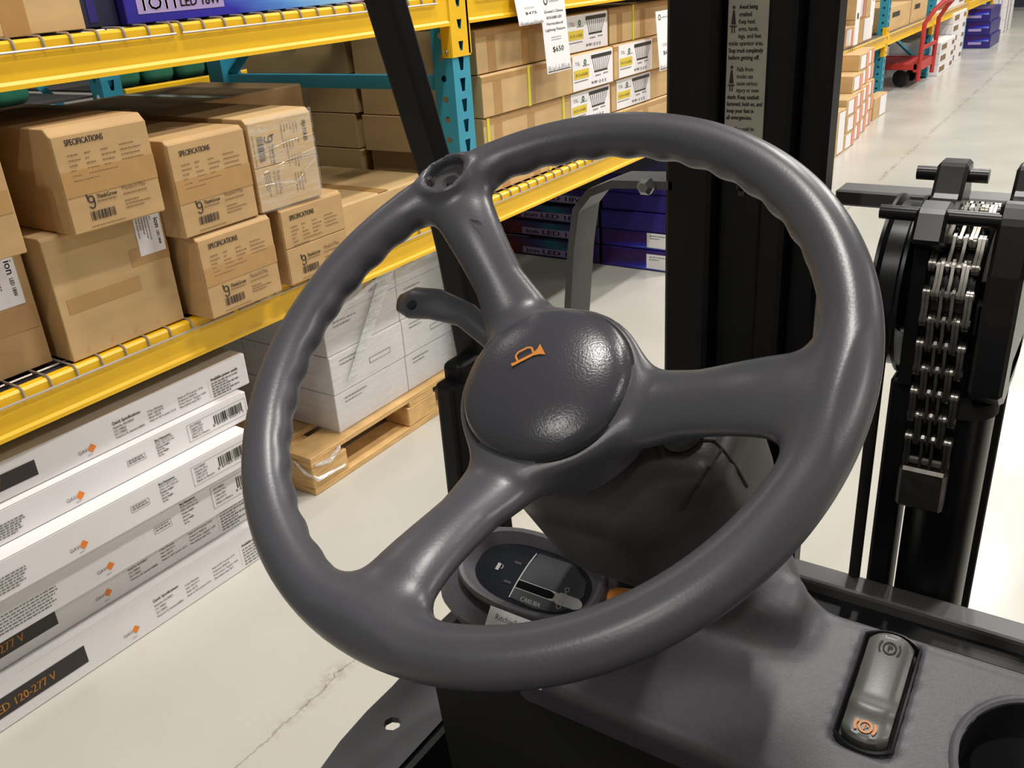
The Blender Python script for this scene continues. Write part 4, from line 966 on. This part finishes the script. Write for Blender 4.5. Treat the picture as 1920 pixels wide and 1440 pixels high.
pod = rings([(oval(.070, .040, 3.2, cx=.002, cy=-.004), -.10), (oval(.070, .042, 3.2, cx=-.002, cy=-.004), -.012), (oval(.064, .037, 3, cx=-.001, cy=-.002), -.004), (oval(.0585, .0325), -.003), (oval(.0585, .0325), .004), (oval(.0565, .0308), .0062), (oval(.0535, .0285), .0055), (oval(.0470, .0235), -.004)], 'display_pod', M_DASH, fk)
scr = rings([(oval(.0472, .0237), -.0042), (oval(.02, .01), -.0036)], 'display_screen', M_SCREEN, fk, cap1=True)
f = Face(dpt(0, 0, -.0034), (1, 0, 0), PV, .0003)
f.poly(M_SCREENGREY, [(-.0075, -.0195), (.012, -.0215), (.030, -.0185), (.040, -.010), (.043, 0), (.040, .010), (.026, .0195), (-.004, .0195), (-.0065, .01), (-.0078, 0), (-.0082, -.01)], 0)
f.rect(M_SILVERPRINT, -.0085, -.0118, .026, -.0046); f.poly(M_SILVERPRINT, [(.026 + .0075 * math.sin(R_(q)) * 1.0 + .012 * (0 < q < 180), -.0082 + .0045 * math.cos(R_(q))) for q in range(0, 181, 15)])
f.poly(M_LCD, [(-.0078, -.0112), (.0195, -.0112), (.0225, -.0102), (.0232, -.0082), (.0225, -.0062), (.0195, -.0052), (-.0078, -.0052)], 2)
pts = [(-.0055, .0185), (-.0072, .009), (-.0080, 0), (-.0083, -.010), (-.0080, -.0200)]
for p, q in zip(pts, pts[1:]): f.line(M_SILVERPRINT, *p, *q, .0010, 2)
for q in (-.016, -.0118, -.0070, -.0025): f.ring(M_SILVERPRINT, .0300, q - .002 + .004, .0019, .0005, n=12, k=3)
f.text(M_SILVERPRINT, 'CARUIIA', .0002, -.0195, .0036, width=.0165, bold=.0002, )
f.rect(M_SILVERPRINT, -.030, -.0035, -.0272, .0022, 1.5); f.ring(M_SILVERPRINT, -.0262, .0, .0016, .0005, -90, 90, 8)
for q in (.006, -.0105): f.rect(M_SCREENGREY, -.0185, q, -.0125, q + .002)
f.build(scr, {M_LCD.name: 'display_window', M_SCREENGREY.name: 'display_panel'})
# auction tag hanging on the pod front
tg = Face(dpt(-.0135, -.0375, .0075), (1, 0, -.02), PV * .55 + PN * .84, 0.0)
st = thing('lot_tag', 'white paper lot tag stuck to the front of the display pod', 'tag', tuple(dpt(0, -.06, -.01)))
o_ = dpt(-.0125, -.0335, .0055); rr_ = V3(1, 0, 0.0); dd_ = V3(0, -.62, -.78)
MB().prism([o_, o_ + rr_ * .055, o_ + rr_ * .055 + dd_ * .04, o_ + dd_ * .04], np.cross(rr_, -dd_) * .0006).build('card', M_WHITEPAPER, st)
f = Face(o_ + dd_ * .04 + np.cross(rr_, -dd_) * .0008, rr_, -dd_, .0002)
f.text(M_GREYINK, 'RitchieBros.com', .006, .0325, .0042, width=.036); f.text(M_INK, '4447', .006, .022, .0085, width=.026, bold=.0008); f.build(st)
# orange release handle by the pod
MB().tube([dpt(.052, .006, -.012), dpt(.064, .0075, -.006), dpt(.076, .012, -.008), dpt(.084, .018, -.014)], [.0065, .0075, .007, .006], 12, rb=[.005, .006, .006, .005], upv=PN).build('orange_handle', M_ORANGEPL, fk, smooth=True)
MB().tube([dpt(.045, .022, -.03), dpt(.075, .020, -.022), dpt(.10, .02, -.03)], [.010, .010, .010], 10).build('lever_base', M_DARKPLASTIC, fk, smooth=True)

# ---- body: fender plate with hole, kick panel, floor, chassis, wheels
mb = MB(); zP = .75; hole = [(-.4265 + .0075 * math.cos(R_(-135 + 45 * k)), .396 + .0075 * math.sin(R_(-135 + 45 * k))) for k in range(8)]
cell = [(-.452, .36), (-.42, .36), (-.392, .36), (-.392, .396), (-.392, .43), (-.42, .43), (-.455, .43), (-.455, .396)]
for z in (zP, zP - .006):
    mb.raw([(a, b, z) for a, b in cell] + [(a, b, z) for a, b in hole], [(k, (k + 1) % 8, 8 + (k + 1) % 8, 8 + k) for k in range(8)])
mb.raw([(a, b, z) for z in (zP, zP - .006) for a, b in hole], [(k, (k + 1) % 8, 8 + (k + 1) % 8, 8 + k) for k in range(8)])
mb.prism([(-.392, .36, zP - .006), (-.452, .36, zP - .006), (-.432, .26, zP - .006), (-.40, .10, zP - .006), (-.34, .02, zP - .006), (-.34, .36, zP - .006)], (0, 0, .006))
mb.prism([(-.392, .43, zP - .006), (-.455, .43, zP - .006), (-.462, .52, zP - .006), (-.455, .58, zP - .006), (-.43, .66, zP - .006), (-.36, .66, zP - .006), (-.36, .43, zP - .006)], (0, 0, .006))
mb.build('fender_plate', M_PLATE, fk)
MB().prism([(-.392, .0, zP - .006), (-.392, .60, zP - .006), (-.37, .60, .36), (-.37, .0, .36)], (.006, 0, 0)).build('footwell_side', M_RUBBER, fk)
MB().box(-.38, .30, -.35, .44, .34, .36).build('floor_mat', M_RUBBER, fk)
MB().prism([(-.38, .40, .86), (-.38, .44, .36), (-.38, .47, .36), (-.38, .47, .86)], (.78, 0, 0)).build('kick_panel', M_RUBBER, fk)
MB().box(-.44, .34, -1.1, .62, .12, .34).build('chassis', M_BLACKMETAL, fk, bevel=.01)
MB().box(.26, .42, -.3, .62, .34, .86).build('side_console', M_DASH, fk, bevel=.02, seg=3)
for x in (-.47, .27):
    wl = MB().lathe([(.10, 0), (.19, .0), (.215, .03), (.215, .13), (.19, .16), (.10, .16)], (x - .0, .62, .2155), (1, 0, 0), 32).build('tyre', M_RUBBER, fk, smooth=True)
    MB().lathe([(.02, .02), (.10, .03), (.10, .13), (.02, .14)], (x, .62, .2155), (1, 0, 0), 24).build('wheel_rim', M_ORANGEPL, wl, smooth=True)
# ---- overhead guard pillar
pz = [(1.62, .43), (1.45, .478), (1.305, .521), (1.169, .561), (1.10, .574), (.989, .589), (.85, .600), (.74, .606)]
pb = [(-.476, y + .002, z) for z, y in pz] + [(-.476, y + .021, z) for z, y in pz[::-1]]
gp = MB().prism(pb, (.026, 0, 0)).build('guard_pillar', M_BLACKMETAL, fk, bevel=.003, seg=2)
MB().box(-.470, -.450, .548, .580, .86, .993).build('pillar_bracket', M_BLACKMETAL, gp, bevel=.004, seg=2)
MB().box(-.470, -.448, .560, .600, .986, 1.008).build('pillar_clamp', M_BLACKMETAL, gp, bevel=.006, seg=3)

# ---- mast
def up_(x0, x1, y0, y1, m=M_BLACKMETAL): return MB().box(x0, x1, y0, y1, .06, 2.1).build('mast_upright', m, fk, bevel=.004)
CXM = -.1
for s in (0, 1):
    g = (lambda a, b: (a, b)) if s == 0 else (lambda a, b: (2 * CXM - b, 2 * CXM - a))
    up_(*g(-.368, -.322), .80, .93); up_(*g(-.322, -.277), .822, .90); up_(*g(-.277, -.252), .806, .88); up_(*g(-.252, -.224), .828, .858)
# warning decal on the left upright
dc = MB().box(-.3175, -.2805, .8212, .822, 1.125, 1.50).build('warning_decal', M_DECALPAPER, fk)
f = Face((-.3175, .8210, 1.30), (1, 0, 0), (0, 0, 1), .0003)
lines = [('ings in the operator', .012, 0, 0), ('truck and off the truck.', .0055, 0, 0), ('Avoid being', -.0045, 1, 1), ('crushed.', -.0105, 1, 1), ('Keep head,', -.0165, 1, 0), ('arms, hands,', -.0225, 1, 0), ('legs, and feet', -.0285, 1, 0), ('inside operator area.', -.0345, 0, 0), ('Stop truck completely', -.0405, 0, 1), ('before getting off.', -.0465, 0, 1),
         ('Falls from', -.0565, 1, 0), ('trucks can', -.0625, 1, 0), ('cause serious', -.0685, 1, 0), ('injury or even', -.0745, 1, 0), ('death. Keep seatbelt', -.0805, 0, 1), ('fastened, hold on, and', -.0865, 0, 1), ('keep your feet in', -.0925, 0, 1), ('all emergencies.', -.0985, 0, 1),
         ('You could be', -.1085, 1, 0), ('pinned or', -.1145, 1, 0), ('crushed by', -.1205, 1, 0), ('objects', -.1265, 1, 0), ('intruding in-', -.1325, 1, 0), ('coming into the operator', -.1385, 0, 0), ('area. Look where you', -.1445, 0, 0), ("are going.", -.1505, 0, 0)]
for s, z, ind, bold in lines: f.text(M_INK, s, .0015 + ind * .0085, z - .035 + .012, .0038, width=.00150 * len(s), bold=.00025 if bold else .0001)
for z in (-.040, -.090, -.145):
    f.ring(M_INK, .0052, z + .014, .0014, .0014, n=8); f.poly(M_INK, [(.003, z), (.0074, z), (.0060, z + .0115), (.0044, z + .0115)]); f.rect(M_INK, .0018, z - .002, .0086, z - .001); f.rect(M_INK, .0036, z - .007, .0046, z - .002); f.rect(M_INK, .0058, z - .007, .0068, z - .002)
f.ring(M_INK, .019, -.182, .0055, .0022, 0, 360, 14); f.rect(M_INK, .016, -.192, .022, -.184)
f.build(dc)
# bent flat bar on the left of the mast
bar = [(-.36, 1.118), (-.425, 1.115), (-.452, 1.104), (-.468, 1.085), (-.476, 1.04), (-.490, .90), (-.500, .70)]
mb = MB(); n = len(bar); vs = []
for i, (x, z) in enumerate(bar):
    a, b = bar[max(0, i - 1)], bar[min(n - 1, i + 1)]; L_ = math.hypot(b[0] - a[0], b[1] - a[1]); nx_, nz_ = -(b[1] - a[1]) / L_, (b[0] - a[0]) / L_
    for t_, yy in ((-.004, .80), (.004, .80), (.004, .845), (-.004, .845)): vs.append((x + nx_ * t_, yy, z + nz_ * t_))
fs = [(i * 4 + k, i * 4 + (k + 1) % 4, (i + 1) * 4 + (k + 1) % 4, (i + 1) * 4 + k) for i in range(n - 1) for k in range(4)] + [(0, 1, 2, 3), ((n - 1) * 4 + 3, (n - 1) * 4 + 2, (n - 1) * 4 + 1, (n - 1) * 4)]
fb = mb.raw(vs, fs).build('bent_bar', M_GREYSTEEL, fk)
MB().lathe([(.009, 0), (.009, .006), (.005, .010)], (-.385, .798, 1.117), (0, -1, 0), 6).build('bar_bolt', M_BOLT, fb)
# crossbars
MB().box(-.24, .05, .93, .965, 1.078, 1.094).build('upper_crossbar', M_GREYSTEEL, fk, bevel=.002)
MB().box(-.24, .05, .80, .832, .694, .712).build('lower_crossbar', M_GREYSTEEL, fk, bevel=.004, seg=2)
MB().box(-.24, .05, .77, .812, .60, .698).build('lower_crossbar', M_BLACKMETAL, fk, bevel=.004)
MB().box(-.24, .24, .60, .80, .60, .66).build('mast_tie', M_BLACKMETAL, fk, bevel=.005)
# free lift cylinder, rod, collar
MB().tube([(-.092, .865, .1), (-.092, .865, .925)], .033, 28).build('lift_cylinder', M_BLACKGLOSS, fk, smooth=True)
MB().tube([(-.082, .855, .90), (-.082, .855, 1.02)], .010, 20).build('piston_rod', M_CHROME, fk, smooth=True)
MB().lathe([(.026, .0), (.031, .002), (.031, .016), (.026, .018)], (-.087, .855, .915), (0, 0, 1), 28).build('cylinder_collar', M_RUBBER, fk, smooth=True)
MB().box(-.150, -.128, .84, .88, .1, .94).build('cylinder_guide', M_BLACKMETAL, fk, bevel=.003)
MB().tube([(-.160, .83, .1), (-.160, .83, 1.0)], .0058, 10).build('hydraulic_hose', M_RUBBER, fk, smooth=True)
MB().tube([(-.058, .90, .1), (-.058, .90, .96)], .004, 8).build('hydraulic_hose', M_RUBBER, fk, smooth=True)
# sheaves, chain, yoke
SC = V3(-.107, .885, 1.020)
def sheave(x, r, name):
    return MB().lathe([(.012, -.017), (r * .55, -.014), (r * .60, -.008), (r + .006, -.013), (r + .006, -.010), (r, -.007), (r, .007), (r + .006, .010), (r + .006, .013), (r * .6, .008), (r * .55, .014), (.012, .017)], (x, SC[1], SC[2]), (1, 0, 0), 44).build(name, M_BLACKGLOSS, fk, smooth=True, angle=30)
sheave(-.158, .078, 'hose_sheave'); 
MB().lathe([(.01, -.022), (.062, -.022), (.066, -.018), (.066, .018), (.062, .022), (.01, .022)], SC, (1, 0, 0), 44).build('chain_sheave', M_BLACKGLOSS, fk, smooth=True, angle=30)
ch = MB().tube([SC - V3(.03, 0, 0), SC + V3(.045, 0, 0)], .010, 14).build('sheave_axle', M_BLACKMETAL, fk, smooth=True)
CPITCH, CRAD = .0245, .0745
path = []; q = 128.0
while q > 0: path.append((SC[1] - CRAD * math.cos(R_(q)), SC[2] + CRAD * math.sin(R_(q)))); q -= math.degrees(2 * math.asin(CPITCH / 2 / CRAD))
zlast = SC[2]; yl = SC[1] - CRAD
path = [(a, b) for a, b in path]
zz = path[-1][1]
for k in range(1, 8): path.append((yl + .002 * k, zz - CPITCH * k))
anchor = MB().box(-.128, -.086, yl + .004, yl + .034, .818, .862).build('lift_chain', M_CHAIN, fk, bevel=.003)
def link_mesh(xs):
    mb = MB(); h_ = CPITCH / 2
    prof_ = [(h_ + .0068 * math.cos(R_(a_)), .0068 * math.sin(R_(a_))) for a_ in range(-90, 91, 30)] + [(0, .0046)] + [(-h_ + .0068 * math.cos(R_(a_)), .0068 * math.sin(R_(a_))) for a_ in range(90, 271, 30)] + [(0, -.0046)]
    for x in xs: mb.prism([(x - .0013, b_, a_) for a_, b_ in prof_], (.0026, 0, 0))
    for s in (-1,): mb.tube([(-.0205, 0, s * h_), (.0205, 0, s * h_)], .0042, 10)
    return mb
LA = link_mesh((-.0185, -.0155, -.0045, .0045, .0155, .0185)); LB = link_mesh((-.0115, -.0085, 0, .0085, .0115))
protos = {}
for i in range(len(path) - 1):
    (ya, za), (yb, zb) = path[i], path[i + 1]; ang = math.atan2(yb - ya, za - zb)
    k = i % 2
    if k not in protos:
        o = (LA, LB)[k].build('chain_link', M_CHAIN, anchor, local=True, smooth=True, angle=30); protos[k] = o
    else:
        o = protos[k].copy(); COL.objects.link(o)
    offp = OFF[anchor.name]
    o.location = V3(SC[0], (ya + yb) / 2, (za + zb) / 2) - offp
    o.rotation_euler = (ang, 0, 0)
# yoke plates with lugs and pins
def yoke(x0, x1, nm):
    p = [(.800, .955), (.80, 1.06), (.815, 1.105), (.822, 1.118), (.838, 1.118), (.850, 1.108), (.866, 1.104), (.884, 1.112), (.900, 1.132), (.930, 1.132), (.94, 1.10), (.955, 1.02), (.945, .955), (.90, .935), (.83, .935)]
    return MB().prism([(x0, a_, b_) for a_, b_ in p], (x1 - x0, 0, 0)).build('yoke_plate', M_BLACKGLOSS, fk, bevel=.003)
y1_ = yoke(-.079, -.052, 'r')
MB().lathe([(.0105, 0), (.0105, .0006), (.0, .0006)], (-.0655, .7997, 1.03), (0, -1, 0), 24).build('yoke_hole', M_RUBBER, y1_)
p = [(.80, 1.085), (.815, 1.110), (.838, 1.114), (.856, 1.102), (.874, 1.108), (.892, 1.134), (.918, 1.134), (.930, 1.10), (.91, 1.07), (.83, 1.07)]
MB().prism([(-.142, a_, b_) for a_, b_ in p], (.026, 0, 0)).build('yoke_plate', M_BLACKGLOSS, fk, bevel=.003)
MB().tube([(-.172, .822, 1.104), (-.048, .822, 1.104)], .0065, 12).build('yoke_pin', M_BLACKGLOSS, fk, smooth=True)
MB().tube([(-.160, .902, 1.122), (-.10, .902, 1.122)], .0065, 12).build('yoke_pin', M_BLACKGLOSS, fk, smooth=True)
MB().box(-.142, -.130, .83, .93, .94, 1.08).build('yoke_dark_backing', M_BLACKMETAL, fk)  # dark plate added to black out the bright gap beside the sheave
MB().box(-.130, -.080, .838, .86, .86, .99).build('chain_dark_backing', M_BLACKMETAL, fk)  # dark block added behind the chain so no bright floor shows through
MB().box(-.135, -.052, .845, .93, .945, .975).build('yoke_base', M_BLACKMETAL, fk, bevel=.004)
